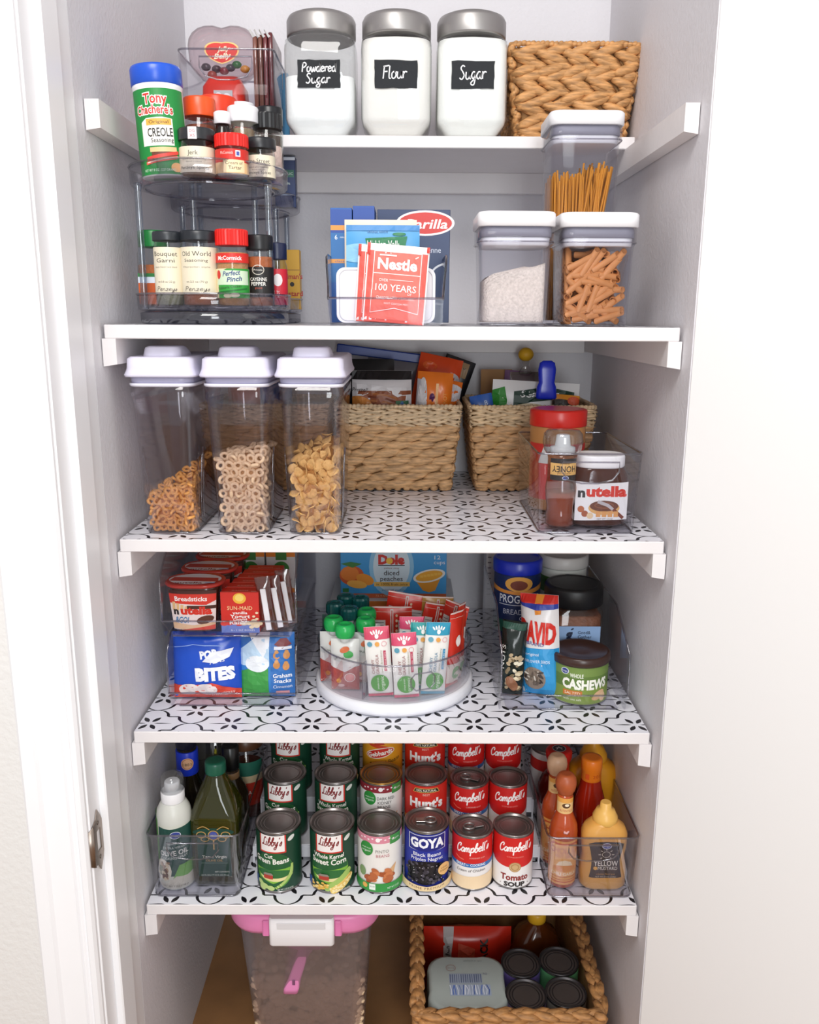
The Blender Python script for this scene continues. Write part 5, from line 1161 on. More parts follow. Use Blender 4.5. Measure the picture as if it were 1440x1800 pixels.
d.text('cups', 90, 74, 8, '#f0f4f8', 22); d.text('12', 86, 84, 8, '#f0f4f8', 12); d.rect(-100, 12, -88, 20, '#2f7a3a'); d.build('print', t)

# ---------------------------------------------------------------- nut bin
NX, NY = .2755, 1.258
stack_bin('clear stacking bin of nuts and canisters at the right of the fourth shelf', NX, NY, zD, .206, .325, .150, .030, .098, .10)
zn = zD+.003
t = thing('breadcrumb_canister', 'breadcrumb canister with royal blue lid at the back of the nut bin', 'canister', (.2255, 1.490, zn)); R_ = .0425
obj('can', MB().lathe([(R_, 0), (R_, .176)], 36), mat('#1a2a55', .35), t); obj('lid', MB().lathe([(R_+.002, .168), (R_+.0025, .170), (R_+.0025, .190), (R_, .193), (R_-.003, .1935), (R_-.004, .191)], 40), mat('#1c2fb0', .3), t)
d = Dec(cyl_map(R_), 3); d.rect(-66, 4, 66, 167, '#1b2b58'); d.poly([(-66, 146), (-30, 140), (0, 138), (40, 146), (66, 150), (66, 140), (0, 132), (-66, 136)], '#d98c3c'); d.ell(-2, 152, 26, 14, '#e0a24a'); d.ell(-2, 150, 16, 9, '#7a3a2a'); d.text('PROGRESSO', 2, 124, 15, '#eceef4', 82, bold=.01); d.rect(-40, 112, 44, 113.5, '#c9cdd8'); d.text('BREAD', -12, 100, 10, '#cfd4e0', 36); d.text('CRUMBS', 18, 88, 8, '#cfd4e0', 36); d.poly([(-60, 60), (60, 60), (60, 80), (-60, 84)], '#1f5a4a'); d.build('label', t)
t = thing('white_lid_canister', 'canister with cloudy white lid at the back right of the nut bin', 'canister', (.3175, 1.532, zn)); R_ = .043
obj('can', MB().lathe([(R_, 0), (R_, .178)], 36), mat('#cfd3cc', .35), t); obj('lid', MB().lathe([(R_+.002, .166), (R_+.003, .168), (R_+.003, .186), (R_, .189), (R_-.002, .1885), (R_-.004, .186), (R_*.4, .186)], 40), mat('#c9c6c2', .4), t)
d = Dec(cyl_map(R_), 3); d.rect(-66, 4, 66, 164, '#d8dbd4'); d.rect(-66, 120, -30, 150, '#4f7a3c'); d.ell(0, 152, 12, 8, '#2a2f6e'); d.text('nuts', 0, 152, 6, '#e6e8f2', 14); d.build('label', t)
t = thing('snack_jar', 'big clear jar with black screw lid and pale blue label', 'jar', (.318, 1.430, zn)); hw_ = .0475
obj('jar', MB().rr([(0, hw_-.004, hw_-.004, .016), (.004, hw_, hw_, .02), (.118, hw_, hw_, .022), (.126, hw_-.003, hw_-.003, .03), (.130, hw_-.004, hw_-.004, .038)], 6), GLASS, t)
obj('contents', MB().rr([(.003, hw_-.006, hw_-.006, .016), (.006, hw_-.003, hw_-.003, .018), (.112, hw_-.003, hw_-.003, .02), (.114, hw_-.008, hw_-.008, .02)], 5), mat('#8a5236', .6, noise=.5, nscale=110, bump=1, bscale=140), t)
obj('lid', MB().lathe([(.0500, .128), (.0515, .129), (.0515, .158), (.049, .1625), (.042, .1635), (.041, .1625)], 48), mat('#101012', .45), t)
d = Dec(flat_map(0, -hw_-.0004, 0)); d.rect(-40, 40, 40, 98, '#93b3dc'); d.text('g', -14, 84, 17, '#17233f', 12, bold=.06); d.ell(-9, 93, 3, 1.4, '#17233f', rot=30); d.text('Good&', 12, 87, 6, '#17233f', 22, bold=.01); d.text('Gather', 13, 79, 6, '#17233f', 24, bold=.01); d.build('label', t)
t = thing('cashew_can', 'squat green can of cashews with dark brown lid', 'nut can', (.3125, 1.324, zn)); R_ = .0465
obj('can', MB().lathe([(R_-.001, 0), (R_, .002), (R_, .072)], 44), mat('#b9b6ae', .3, metal=.8), t); obj('lid', MB().lathe([(R_+.002, .066), (R_+.0032, .068), (R_+.0032, .078), (R_+.001, .0805), (R_-.003, .0805), (R_-.006, .0775), (R_*.3, .0775)], 48), mat('#3b2620', .3), t)
d = Dec(cyl_map(R_), 3); d.rect(-72, 2, 72, 65, '#7f9440'); d.rect(-72, 30, 72, 65, '#5c7834'); d.rect(-72, 50, 72, 65, '#728c44'); d.text('WHOLE', -14, 51, 7, '#eef0e0', 22, bold=.02); d.text('CASHEWS', 2, 36, 16, '#f2f0e4', 80, bold=.05, arc=1.5); d.rect(-36, 16, -4, 25, '#c8742c'); d.text('SALTED', -20, 20.5, 5, '#f0e2c8', 26); d.text('with sea salt', -20, 10, 4, '#e6e6cc', 30); d.ell(26, 18, 12, 6, '#dcb48a', rot=20); d.ell(34, 12, 7, 8, '#e0bc94'); d.ell(20, 12, 8, 4, '#d2a678'); d.ell(-34, 57, 7, 5.5, '#e9ebf2'); d.ell(-34, 57, 6, 4.6, '#2f3f86'); d.text('Kroger', -34, 57, 3.4, '#e9ebf2', 10); d.build('label', t)
t = thing('seed_bag', 'red white and blue sunflower seed bag leaning beside the cashews', 'snack bag', (.2500, 1.322, zn), -28, None, -4, -5); o, mk = bag(t, 66, 172, 40, mat('#e2dfdf', .28), 'pouch', bump=1.6)
d = mk(); d.rect(-33, 0, 33, 84, '#2f93cc'); d.rect(-33, 158, 33, 172, '#cc2a20'); d.poly([(-33, 158), (33, 158), (33, 150), (0, 148), (-33, 154)], '#2a3c9a'); d.poly([(-4, 172), (10, 172), (8, 142), (-2, 140)], '#e08a2c'); d.text('DAVID', 0, 112, 34, '#d02a1e', 62, bold=.05, rot=-6, shear=-.1); d.text('BRAND', -2, 92, 6, '#2a3a8a', 30, rot=-4); d.text('SUNFLOWER SEEDS', -3, 62, 5, '#e6f0f8', 50); d.text('original', -8, 74, 5, '#e6f0f8', 24); d.ell(-6, 32, 20, 20, '#8a7a6c')
rnd = random.Random(3)
for k in range(22): d.ell(-6+rnd.uniform(-15, 15), 32+rnd.uniform(-15, 15), 5, 1.8, rnd.choice(['#3a302a', '#cfc6ba', '#6a5c50']), rot=rnd.uniform(0, 180), n=8)
d.build('print', t)
t = thing('nut_pouch', 'dark glossy pistachio pouch at the left of the nut bin', 'snack bag', (.1955, 1.322, zn), -20, None, -4, 2); o, mk = bag(t, 42, 128, 34, mat('#15201c', .18), 'pouch', bump=2.2)
d = mk(); d.rect(-20, 116, 20, 126, '#1f4a3c'); rnd = random.Random(8)
for k in range(34): d.ell(rnd.uniform(-4, 18), rnd.uniform(16, 76), 4.2, 3, rnd.choice(['#d9c9a8', '#b9a482', '#e6dcc2', '#7c6a4c']), rot=rnd.uniform(0, 180), n=9)
d.text('NUTS', -12, 70, 7, '#e6e4dc', 40, rot=90); d.ell(6, 26, 8, 14, '#8a5a3c', rot=30); d.build('print', t)
t = carton('grey_box', 'pale box with small print behind the breadcrumb canister', 'carton', (.224, 1.616, zD), 88, 46, 200, '#cfcac8'); d = Dec(flat_map(0, 0, 0)); d.rect(-44, 186, 44, 200, '#a5702c')
for k in range(9): d.rect(-41, 80+k*11, -34, 82+k*11, '#6a5f66')
d.build('print', t)
t = carton('gold_box', 'gold and brown box at the back behind the white lid canister', 'carton', (.325, 1.650, zD), 96, 50, 206, '#a8823c'); d = Dec(flat_map(0, 0, 0)); d.rect(-48, 150, 48, 186, '#3a2018'); d.build('print', t)

# ================================================================ lowest shelf: cans on a riser
zE = Z['E']+.0008
TIN = mat('#8d8886', .3, metal=.9, noise=.08, nscale=60, name='tin')
def can(name, label, x, y, z, R, H, lab, tab=None, group=None, lidcol=None, rz=0):
    t = thing(name, label, 'can', (x, y, z), rz, group); L = lidcol or TIN
    obj('tin_body', MB().lathe([(R*.93, 0), (R+.0006, .0008), (R+.0006, .003), (R-.0006, .0042), (R-.0006, H-.0055), (R-.0004, H-.004)], 40), TIN, t)
    ld = obj('lid', MB().lathe([(R-.0004, H-.0042), (R+.0008, H-.003), (R+.0008, H-.0005), (R-.0004, H), (R-.0022, H-.0006), (R-.003, H-.004), (R*.84, H-.0043), (R*.82, H-.0034), (R*.78, H-.0034), (R*.76, H-.0043), (R*.70, H-.0043), (R*.68, H-.0036), (R*.64, H-.0036), (R*.62, H-.0045), (R*.1, H-.0045)], 48), L, t)
    if tab is not None:
        M = Matrix.Translation((0, 0, H-.0032)) @ Matrix.Rotation(math.radians(tab), 4, 'Z'); b = MB()
        ring = [(.010*math.cos(2*math.pi*i/16), .0085*math.sin(2*math.pi*i/16), 0) for i in range(16)]
        b.tube([M @ Vector((p[0]-.006, p[1], .002)) for p in ring], .0016, 6, closed=True); b.box(.002, -.006, .0005, .018, .006, .0022, .0006, M=M)
        obj('pull_tab', b, mat('#a8a4a2', .3, metal=.9), ld)
    d = Dec(cyl_map(R), 3.0); lab(d, R*1000, H*1000); d.build('paper_label', t)
    return t
GD = '#123f2c'
def libby(kind):
    def f(d, R, H):
        pap(d, R, 4.5, H-6, GD, 1.0); d.ell(0, 42, 34, 33, '#5d9c3c', 30); d.ell(0, 43.5, 33, 31.5, '#1e5a30', 30); d.poly([(-34, 42), (34, 46), (26, 28), (0, 18), (-26, 26)], '#7fb63e'); d.ell(2, 31, 26, 9, '#e4d99a'); d.ell(0, 36, 31, 8, '#2a6a34')
        d.rect(-23, H-38, 23, H-6, '#c8352c'); d.rect(-20.5, H-35.5, 20.5, H-6, '#efe9e6'); d.hand("Libby's", -1, H-20, 34, 8.5, 1.7, '#7c1f22', slant=.25)
        d.ell(32, H-14, 7, 4, '#d9dcd6', rot=30)
        if kind == 'beans':
            d.text('Cut', -7, H-44, 7, '#f0efe6', 15, bold=.02); d.text('Green Beans', -3, H-53, 9.5, '#f0efe6', 60, bold=.025, arc=2)
            for k in range(7): d.stroke(crom([(4+k*1.5, 10+k), (18+k*2, 20+k*2.2), (32, 34+k*3)], 4), 4.4, ['#a9c46a', '#7fa548', '#c2d488'][k % 3])
            for (u, v) in ((-24, 16), (-14, 12), (-4, 10), (-20, 8)): d.ell(u, v, 6.5, 4.5, '#b8cc80', rot=u); 
        else:
            d.text('Whole Kernel', -1, H-44, 7.5, '#f0efe6', 52, bold=.02, arc=1.5); d.text('Sweet Corn', -1, H-54, 10, '#f0efe6', 60, bold=.025, arc=2)
            d.stroke(crom([(-8, 8), (16, 22), (38, 40)], 5), [6, 12, 12, 12, 12, 12, 12, 12, 12, 10, 6], '#9fbe62'); d.stroke(crom([(2, 4), (22, 14), (42, 28)], 5), [6, 12, 13, 13, 13, 13, 13, 13, 12, 10, 6], '#e6c46a')
            rnd = random.Random(1)
            for k in range(34): d.ell(lerp(4, 40, k/34)+rnd.uniform(-3, 3), lerp(6, 26, k/34)+rnd.uniform(-5, 5), 2, 1.6, '#f3dfa0', n=7)
            for k in range(26): d.ell(-30+rnd.uniform(0, 28), 8+rnd.uniform(0, 12), 2.8, 2.2, rnd.choice(['#f0cf80', '#e2b34e']), n=7)
        d.rect(-16, 27, 0, 34, '#b0392a'); d.poly([(-18, 34), (-14, 38), (-2, 38), (1, 34)], '#8a8478'); d.rect(-38, 12, -30, 26, '#2d4f8c'); d.text('NET WT 14.5 OZ (411g)', 20, 8, 3, '#f0efe6', 26)
    return f
def organic(name, c, bc):
    def f(d, R, H):
        pap(d, R, 4.5, H-6, '#e9e6e1', 1.0); pap(d, R, H-19, H-6, c, 1.0); d.rect(20, H-22, 44, H-6, '#3f8f44'); d.text('VEGAN', 31, H-14, 3, '#e4efe0', 16)
        for k in range(9): d.ell(-30+k*7, H-12.5+(k % 2)*2, 2, 1.5, '#f2dfe2', n=8)
        d.ell(0, H-12, 4, 4, '#f6f0f0', n=8)
        d.ell(-20, H-30, 12, 13, '#2e8a3a', 26); d.text('simple truth', -20, H-28, 2.8, '#e8f2e4', 17); d.text('organic', -20, H-33, 4, '#e8f2e4', 17)
        if name == 'PINTO': d.text('PINTO', 7, H-33, 5.5, '#8d8a86', 22); d.text('BEANS', 8, H-41, 5.5, '#c08088', 22)
        else: d.text('DARK RED', 9, H-29, 5.5, '#4a4644', 30); d.text('KIDNEY', 7, H-37, 5.5, '#4a4644', 24); d.text('BEANS', 6, H-45, 5.5, '#4a4644', 22)
        d.poly([(14, 40), (32, 54), (26, 34)], '#d9ab7c'); d.ell(-28, 38, 7, 9, '#7c9a6a'); rnd = random.Random(4)
        for k in range(20): d.ell(2+rnd.uniform(-20, 20), 33+rnd.uniform(-9, 10), 7, 4.4, rnd.choice([bc, '#c9794a', '#a4532c']), rot=rnd.uniform(-40, 40), n=12)
        pap(d, R, 4.5, 20, '#2f8f3c', 1.0); d.ell(-22, 14, 4.5, 4.5, '#e0a850'); d.rect(-14, 8, -4, 19, '#e6ece2'); d.text('NON GMO', -9, 14, 2.4, '#3a5a3c', 8); d.text('NET WT 15 OZ', 26, 11, 3.2, '#e6f0e2', 22)
    return f
def hunts(d, R, H):
    pap(d, R, 4.5, H-6, '#cf2a1e', 1.0); d.poly([(-60, 4.5), (60, 4.5), (60, 34), (20, 52), (-20, 50), (-60, 34)], '#d9902e'); d.poly([(-60, 4.5), (60, 4.5), (60, 16), (0, 22), (-60, 14)], '#7a1f16'); d.ell(0, 52, 40, 22, '#cf2a1e', 28)
    d.poly([(-24, H-18), (24, H-18), (20, H-10), (-20, H-10)], '#d9b25c'); d.poly([(-22.6, H-17), (22.6, H-17), (19, H-11), (-19, H-11)], '#1c1512'); d.text('100% NATURAL', 0, H-14, 4.2, '#f3ead2', 36, bold=.01); d.text('BEST', 0, H-22, 3.4, '#f0c8b8', 12); d.text("Hunt's", 0, H-38, 17, '#f6f1ee', 62, bold=.045, arc=-.5)
def campbell(kind):
    def f(d, R, H):
        pap(d, R, 4, H-5, '#e8e5e3', 1.0); pap(d, R, 50, H-5, '#cb1f1c', 1.0)
        d.hand("Campbell's", 0, H-25, 58, 8.8, 2.0, '#f8f3f1', slant=.3, rot=5)
        if kind == 'tomato':
            d.ell(0, 50, 42, 9, '#cb1f1c', 26); d.text('CONDENSED', 0, H-40, 2.6, '#e88a80', 28); d.ell(0, 42, 10, 9, '#b08a5a', 24); d.ring(0, 42, 8.4, 7.4, .8, '#d8bc8e'); d.ell(0, 42, 5, 4.4, '#c8a676')
            d.text('Tomato', 0, 23, 11, '#8a2420', 48, bold=.035); d.text('SOUP', 0, 10, 8, '#2a211f', 36, bold=.05); d.ell(-24, 10, 1, 1, '#7a706c', 8); d.ell(24, 10, 1, 1, '#7a706c', 8)
        else:
            d.poly([(-60, 44), (60, 44), (60, 52), (-60, 50)], '#2f6db0'); d.text('GREAT', -20, 48, 4.6, '#eef3f8', 18, bold=.02); d.text('for', -8, 48, 3, '#eef3f8'); d.text('COOKING', 10, 48.6, 4.6, '#eef3f8', 26, bold=.02); d.text('CONDENSED SOUP', 8, H-40, 2.6, '#f0b0a8', 26)
            d.text('Cream of Chicken', -2, 38, 5, '#3a3432', 50, shear=.2, rot=3); d.poly([(-60, 4), (60, 4), (60, 31), (-20, 26), (-60, 22)], '#e9cfa9'); d.stroke([(-30, 62), (-22, 58), (-14, 57)], 2, '#e86a58')
    return f
def goya(d, R, H):
    pap(d, R, 4.5, H-6, '#1f2f96', 1.0); d.rect(-34, H-36, 34, H-8, '#dfe2ee'); d.poly([(-32.5, H-35), (0, H-36.8), (32.5, H-35), (32.5, H-9), (-32.5, H-9)], '#16207a'); d.text('GOYA', 0, H-22, 16, '#f2f4fa', 60, bold=.05, arc=.8)
    d.text('Black Beans', 0, H-43, 6.5, '#eceef6', 48, bold=.01); d.text('Frijoles Negros', 0, H-51, 6.5, '#eceef6', 56, bold=.01); d.ell(-2, 34, 36, 22, '#1d1a1e', 28); rnd = random.Random(9)
    for k in range(90): d.ell(-2+rnd.uniform(-32, 32), 34+rnd.uniform(-17, 19), 3, 2.1, rnd.choice(['#3a3640', '#0f0d10', '#55505c', '#26222a']), rot=rnd.uniform(0, 180), n=8)
    for k in range(20): d.ell(-2+rnd.uniform(-30, 30), 34+rnd.uniform(-16, 17), .8, .6, '#cfcbd2', n=6)
    d.poly([(-60, 4.5), (60, 4.5), (60, 20), (32, 16), (0, 13), (-32, 16), (-60, 20)], '#e6cb9c'); d.text('PRIME PREMIUM', 0, 9.5, 4.4, '#6a4a2a', 54, space=1.2, arc=2); d.ell(27, 41, 11, 11, '#e2b270', 18); d.text('LOW', 27, 43.5, 3.4, '#5a3a20', 12); d.text('SODIUM', 27, 38.5, 3, '#5a3a20', 15)
def gebhardt(d, R, H):
    pap(d, R, 4.5, H-6, '#e09a22', 1.0); d.ell(-6, H-17, 20, 3.4, '#c8401e', rot=-8); d.poly([(-16, H-15), (-10, H-7), (0, H-7), (6, H-13)], '#b8341a'); d.ell(-4, H-30, 28, 9.5, '#f2ead8', 26, rot=14); d.ell(-4, H-30, 26.5, 8, '#c8281c', 26, rot=14); d.text('Gebhardt', -4, H-30, 8.5, '#f6efe6', 48, bold=.03, rot=14); d.text('Refried Beans', 6, H-48, 8, '#3a2416', 60, shear=.2, rot=12); d.ell(0, 22, 34, 16, '#8a4a22')
rows = [(1.2545, zE), (1.3405, zE+.039), (1.4265, zE+.0775)]
cx = [-.190, -.101, -.0215, .057, .1335, .2025]; nr = ('front', 'middle', 'back')
for r, (y, z) in enumerate(rows):
    rl = nr[r]
    can('green_bean_can', '%s-row dark green can of cut green beans' % rl, cx[0], y, z, .0368, .1125, libby('beans'), None, 'cans on the riser', rz=random.uniform(-6, 6)-3)
    can('sweet_corn_can', '%s-row dark green can of whole kernel corn' % rl, cx[1], y, z, .0368, .1125, libby('corn'), None, 'cans on the riser', rz=random.uniform(-5, 5)-3)
    if r == 0: can('pinto_bean_can', 'front-row white can of pinto beans with pink band', cx[2], y, z, .0368, .1115, organic('PINTO', '#d88a9c', '#b5653a'), None, 'cans on the riser', rz=-3)
    if r == 1: can('kidney_bean_can', 'middle-row white can of kidney beans with dark red band', cx[2], y, z, .0368, .1115, organic('DARK', '#8a2430', '#8a3026'), None, 'cans on the riser', mat('#b58a4c', .3, metal=.9))
    if r == 2: can('refried_bean_can', 'back-row orange can of refried beans', cx[2], y, z, .0368, .1115, gebhardt, None, 'cans on the riser')
    if r == 0: can('black_bean_can', 'front-row blue can of black beans with pull tab', cx[3], y+.006, z, .0368, .1110, goya, 180, 'cans on the riser')
    else: can('tomato_can', '%s-row red can of tomatoes with black and gold strip' % rl, cx[3], y, z, .0368, .1115, hunts, None, 'cans on the riser')
    can('chicken_soup_can', '%s-row red and white can of cream of chicken soup' % rl, cx[4], y+.004, z, .0335, .1015, campbell('cream'), (20, -20, 10)[r] if True else None, 'cans on the riser', rz=-4)
    can('tomato_soup_can', '%s-row red and white can of tomato soup' % rl, cx[5], y+.008, z, .0335, .1005, campbell('tomato'), None, 'cans on the riser')
t = thing('can_riser', 'white stepped riser under the middle and back rows of cans', 'can riser', (0.006, 1.298, zE)); M_R = mat('#dcdce2', .4)
obj('tread', MB().box(-.246, .0, .0325, .246, .086, .0365, .0008), M_R, t); obj('tread', MB().box(-.246, .086, .071, .246, .176, .075, .0008), M_R, t)
obj('front_panel', MB().box(-.246, 0, .012, .246, .003, .0325, .0005), M_R, t); obj('front_panel', MB().box(-.246, .086, .045, .246, .089, .071, .0005), M_R, t)
for sx in (-1, 1): obj('side_panel', MB().prism([(0, 0), (0, .0325), (.086, .0325), (.086, .071), (.176, .071), (.176, 0)], 'x', sx*.246, sx*.249), M_R, t)
for x in (-.08, .08): obj('support', MB().box(x-.002, .01, 0, x+.002, .17, .0325), M_R, t)

# ---------------------------------------------------------------- oil bin
clear_bin('clear_bin', 'clear grip-front bin of oils at the left of the lowest shelf', (-.3205, 1.203, zE), .152, .30, .1155)
zo = zE+.0045
t = thing('cooking_spray', 'green and white olive oil cooking spray can with clear cap', 'cooking spray', (-.3600, 1.2475, zo)); R_ = .0285
obj('can', MB().lathe([(R_-.001, 0), (R_, .002), (R_, .125), (R_-.002, .136), (R_-.007, .146), (R_-.012, .151)], 40), mat('#cfd0c8', .35), t)
obj('collar', MB().lathe([(.0185, .149), (.0190, .151), (.0190, .166), (.0180, .168)], 32), mat('#eeeef0', .35), t); obj('nozzle', MB().lathe([(.0125, .166), (.0125, .182), (.011, .184)], 20), mat('#f0f0f2', .4), t)
obj('clear_cap', MB().lathe([(.0185, .166), (.0188, .188), (.0165, .194), (.010, .1965)], 32), clear('#e6e8ea', .6, 2.2, .05, .08, haze=.08), t)
d = Dec(cyl_map(R_), 3); pap(d, 28.5, 3, 24, '#c9c9be', 1); d.rect(-30, 3, 45, 118, '#cfd0c4'); d.poly([(-45, 30), (-45, 136), (-26, 124), (-22, 40)], '#5a9a48'); d.poly([(-26, 26), (40, 26), (40, 116), (0, 112), (-22, 114)], '#1c4c42'); d.poly([(0, 20), (40, 26), (40, 48), (12, 46)], '#6aa84a'); d.poly([(-45, 10), (-10, 12), (6, 26), (40, 22), (40, 4), (-45, 4)], '#cfcabd')
d.ell(8, 101, 9, 6.5, '#e4e8f0'); d.ell(8, 101, 8, 5.6, '#2c3f98'); d.text('Kroger', 8, 101, 4, '#eef0f6', 13, shear=.2); d.text('NON-STICK', 6, 86, 3.4, '#e0e6e0', 24); d.text('EXTRA VIRGIN', 6, 79, 4, '#e0e6e0', 38, rot=3); d.text('OLIVE OIL', 4, 69, 9, '#f2f4ee', 48, bold=.02, rot=4); d.text('COOKING SPRAY', 4, 60, 5, '#e0e6e0', 46, rot=5)
d.ell(-16, 36, 15, 20, '#e2dccb'); rnd = random.Random(12)
for k in range(30): d.ell(-16+rnd.uniform(-10, 10), 36+rnd.uniform(-15, 15), 4.4, 2.6, rnd.choice(['#b79a78', '#6d4a34', '#d8c8aa', '#5c6a3c', '#8f7050']), rot=rnd.uniform(0, 180), n=9)
d.text('NET WT 7 OZ (198 g)', 4, 9, 3.2, '#5a5a50', 40); d.build('label', t)
t = thing('olive_oil', 'square olive oil bottle with green cap beside the spray can', 'oil bottle', (-.2930, 1.268, zo)); OG = clear('#b9b454', .5, 2.2, .04, .05, haze=.28, hazecol='#6b6c20', name='green_glass')
def q(z, s, c=.3): return (z, .0395*s, .0365*s, .0395*c*s)
obj('bottle', MB().rr([q(0, .9), q(.003, .97), q(.03, 1), q(.115, 1), q(.128, .96, .45), q(.150, .80, .7), q(.172, .55, .92), q(.186, .40, .92), q(.195, .38, .92)], 6), OG, t)
obj('oil', MB().rr([q(.004, .90), q(.03, .94), q(.118, .94), q(.121, .90)], 6), mat('#474a14', .2), t)
obj('cap', MB().lathe([(.0165, .188), (.0172, .190), (.0172, .206), (.016, .209), (.011, .2095)], 32), mat('#125b46', .3), t)
d = Dec(flat_map(0, -.0367, 0)); d.rect(-27, 18, 27, 92, '#104236'); d.ell(0, 100, 34, 7, '#104236'); G_ = '#cfa35c'
for s in (-1, 1): d.ring(s*20, 95, 8, 6, 1.3, G_); d.ring(s*14, 87, 7, 4.5, 1.2, G_); d.stroke(crom([(s*6, 104), (s*16, 110), (s*26, 106)], 4), 1.2, G_)
d.ring(0, 94, 9, 9, 1.4, G_); d.ell(0, 94, 7, 7, '#4a58a8'); d.text('1867', 0, 94, 3.4, '#d8d4e6', 9); d.rect(-1, 68, 1, 86, G_); d.text('Terra Virgin', 0, 55, 5, '#e8e6da', 40, bold=.01); d.text('OLIVE OIL', 0, 48, 4, '#cfa35c', 28); d.rect(-22, 43, 22, 43.6, '#8fa89a'); d.text('NET CONTENTS', 12, 27, 2.8, '#dfe4da', 24); d.text('25.5 FL OZ (1 PT 9.5 FL OZ) 750 mL', 0, 21, 3, '#dfe4da', 46); d.build('label', t)
def tallbottle(label, x, y, R, H, neckR, bodycol, bands, capcol, cap=.025, sh=.55, group=None):
    t = thing('bottle', label, 'bottle', (x, y, zo)); 
    obj('glass', MB().lathe([(R*.9, 0), (R, .003), (R, H*sh), (R*.8, H*(sh+.08)), (neckR, H*(sh+.18)), (neckR, H-cap)], 32), mat(bodycol, .1), t)
    obj('cap', MB().lathe([(neckR*1.05, H-cap), (neckR*1.12, H-cap+.002), (neckR*1.12, H-.003), (neckR*.9, H)], 28), mat(capcol, .3), t)
    for (z0, z1, r, c) in bands: obj('band', MB().lathe([(r, z0), (r+.0006, z0+.001), (r+.0006, z1-.001), (r, z1)], 28), mat(c, .35), t)
    return t
t = tallbottle('dark bottle with bright blue neck sleeve behind the spray can', -.3625, 1.352, .030, .225, .0165, '#1c1712', [(.140, .184, .0185, '#1c3ac8')], '#17182c', .036, .42)
d = Dec(cyl_map(.0195), 3); d.ell(5, 164, 11, 11, '#e2b08a', 24); d.ring(5, 164, 9.5, 9.5, 1, '#b8704c'); d.text('1883', 5, 163, 5, '#5a4436', 15); d.build('seal_print', t)
tallbottle('dark bottle with black stopper behind the olive oil', -.289, 1.362, .029, .187, .0135, '#2a2016', [(.122, .136, .0142, '#8a6a4a')], '#121214', .046, .5)
t = thing('clear_tub', 'upturned clear plastic tub at the back of the oil bin', 'tub', (-.335, 1.448, zo)); obj('tub', MB().lathe([(.030, 0), (.036, .02), (.042, .12), (.040, .165), (.03, .172)], 36), clear('#c9cac6', .55, 2, .06, .1, haze=.25, hazecol='#7c7c74'), t)
jar('sauce_jar', 'jar with green and red label at the back of the oil bin', 'jar', (-.2795, 1.452, zo), .033, .160, .02, '#5c3a26', '#6a3224', .10, lambda d, R, H, hs: (d.rect(-40, 90, 40, 118, '#2a6a58'), d.rect(-40, 76, 40, 90, '#d8c29a'), d.rect(-40, 30, 40, 76, '#c2321f'), d.text('SALSA', 0, 56, 9, '#f0e4d8', 30)))

# ---------------------------------------------------------------- condiment bin
clear_bin('clear_bin', 'clear grip-front bin of sauces at the right of the lowest shelf', (.3245, 1.203, zE), .150, .30, .1135)
def hot_sauce(label, x, y, knob):
    t = thing('hot_sauce', label, 'hot sauce', (x, y, zo)); obj('bottle', MB().lathe([(.020, 0), (.0228, .003), (.0228, .098), (.0215, .110), (.015, .126), (.0125, .134), (.0122, .166)], 32), mat('#b0481f', .12), t)
    obj('wood_cap', MB().lathe([(.0125, .164), (.0125, .166), (.0150, .170), (.0168, .177), (.0172, .184), (.0160, .191), (.0130, .1965), (.0095, .199), (.006, .1985)], 28), mat(knob, .4, noise=.2, nscale=70), t)
    d = Dec(cyl_map(.0228), 3); d.rect(-34, 8, 34, 88, '#e3a052'); d.poly([(-30, 12), (30, 12), (30, 76), (22, 84), (-22, 84), (-30, 76)], '#c9522a'); d.poly([(-28, 14), (28, 14), (28, 74), (20, 81), (-20, 81), (-28, 74)], '#e6a85c'); d.text('CHOLULA', 0, 71, 11, '#a8341c', 54, bold=.02); d.text('HOT SAUCE', 2, 61, 6, '#a02a1a', 36, bold=.02); d.poly([(-18, 36), (-10, 50), (0, 54), (10, 50), (18, 36)], '#efd9b8'); d.ell(0, 38, 20, 6, '#d98a3c'); d.text('CHILI GARLIC', 0, 28, 5.5, '#f4e2c6', 46, bold=.02); d.rect(-26, 22, 26, 23, '#b8442a'); d.rect(-26, 17, 26, 18, '#b8442a'); d.build('label', t)
    d = Dec(cyl_map(.0128), 2.5); d.rect(-24, 132, 24, 160, '#e6bf82'); d.rect(-24, 152, 24, 160, '#e0a04c'); d.ell(0, 147, 7, 4.5, '#5a3a22'); d.ell(1, 148, 3.5, 2.6, '#efe0c4'); d.text('AUTENTICO', 0, 138, 4, '#b8563a', 22); d.build('neck_label', t)
    obj('star_print', MB().lathe([(.006, 0), (.004, .0006)], 5, M=Matrix.Translation((0, -.0212, .106)) @ Matrix.Rotation(math.radians(75), 4, 'X')), mat('#e0a6a0', .4), t)
hot_sauce('hot sauce bottle with red-brown wooden ball cap at the bin front', .2835, 1.2475, '#a9532c'); hot_sauce('hot sauce bottle with pale wooden ball cap behind the first', .2795, 1.308, '#d2ab8a')
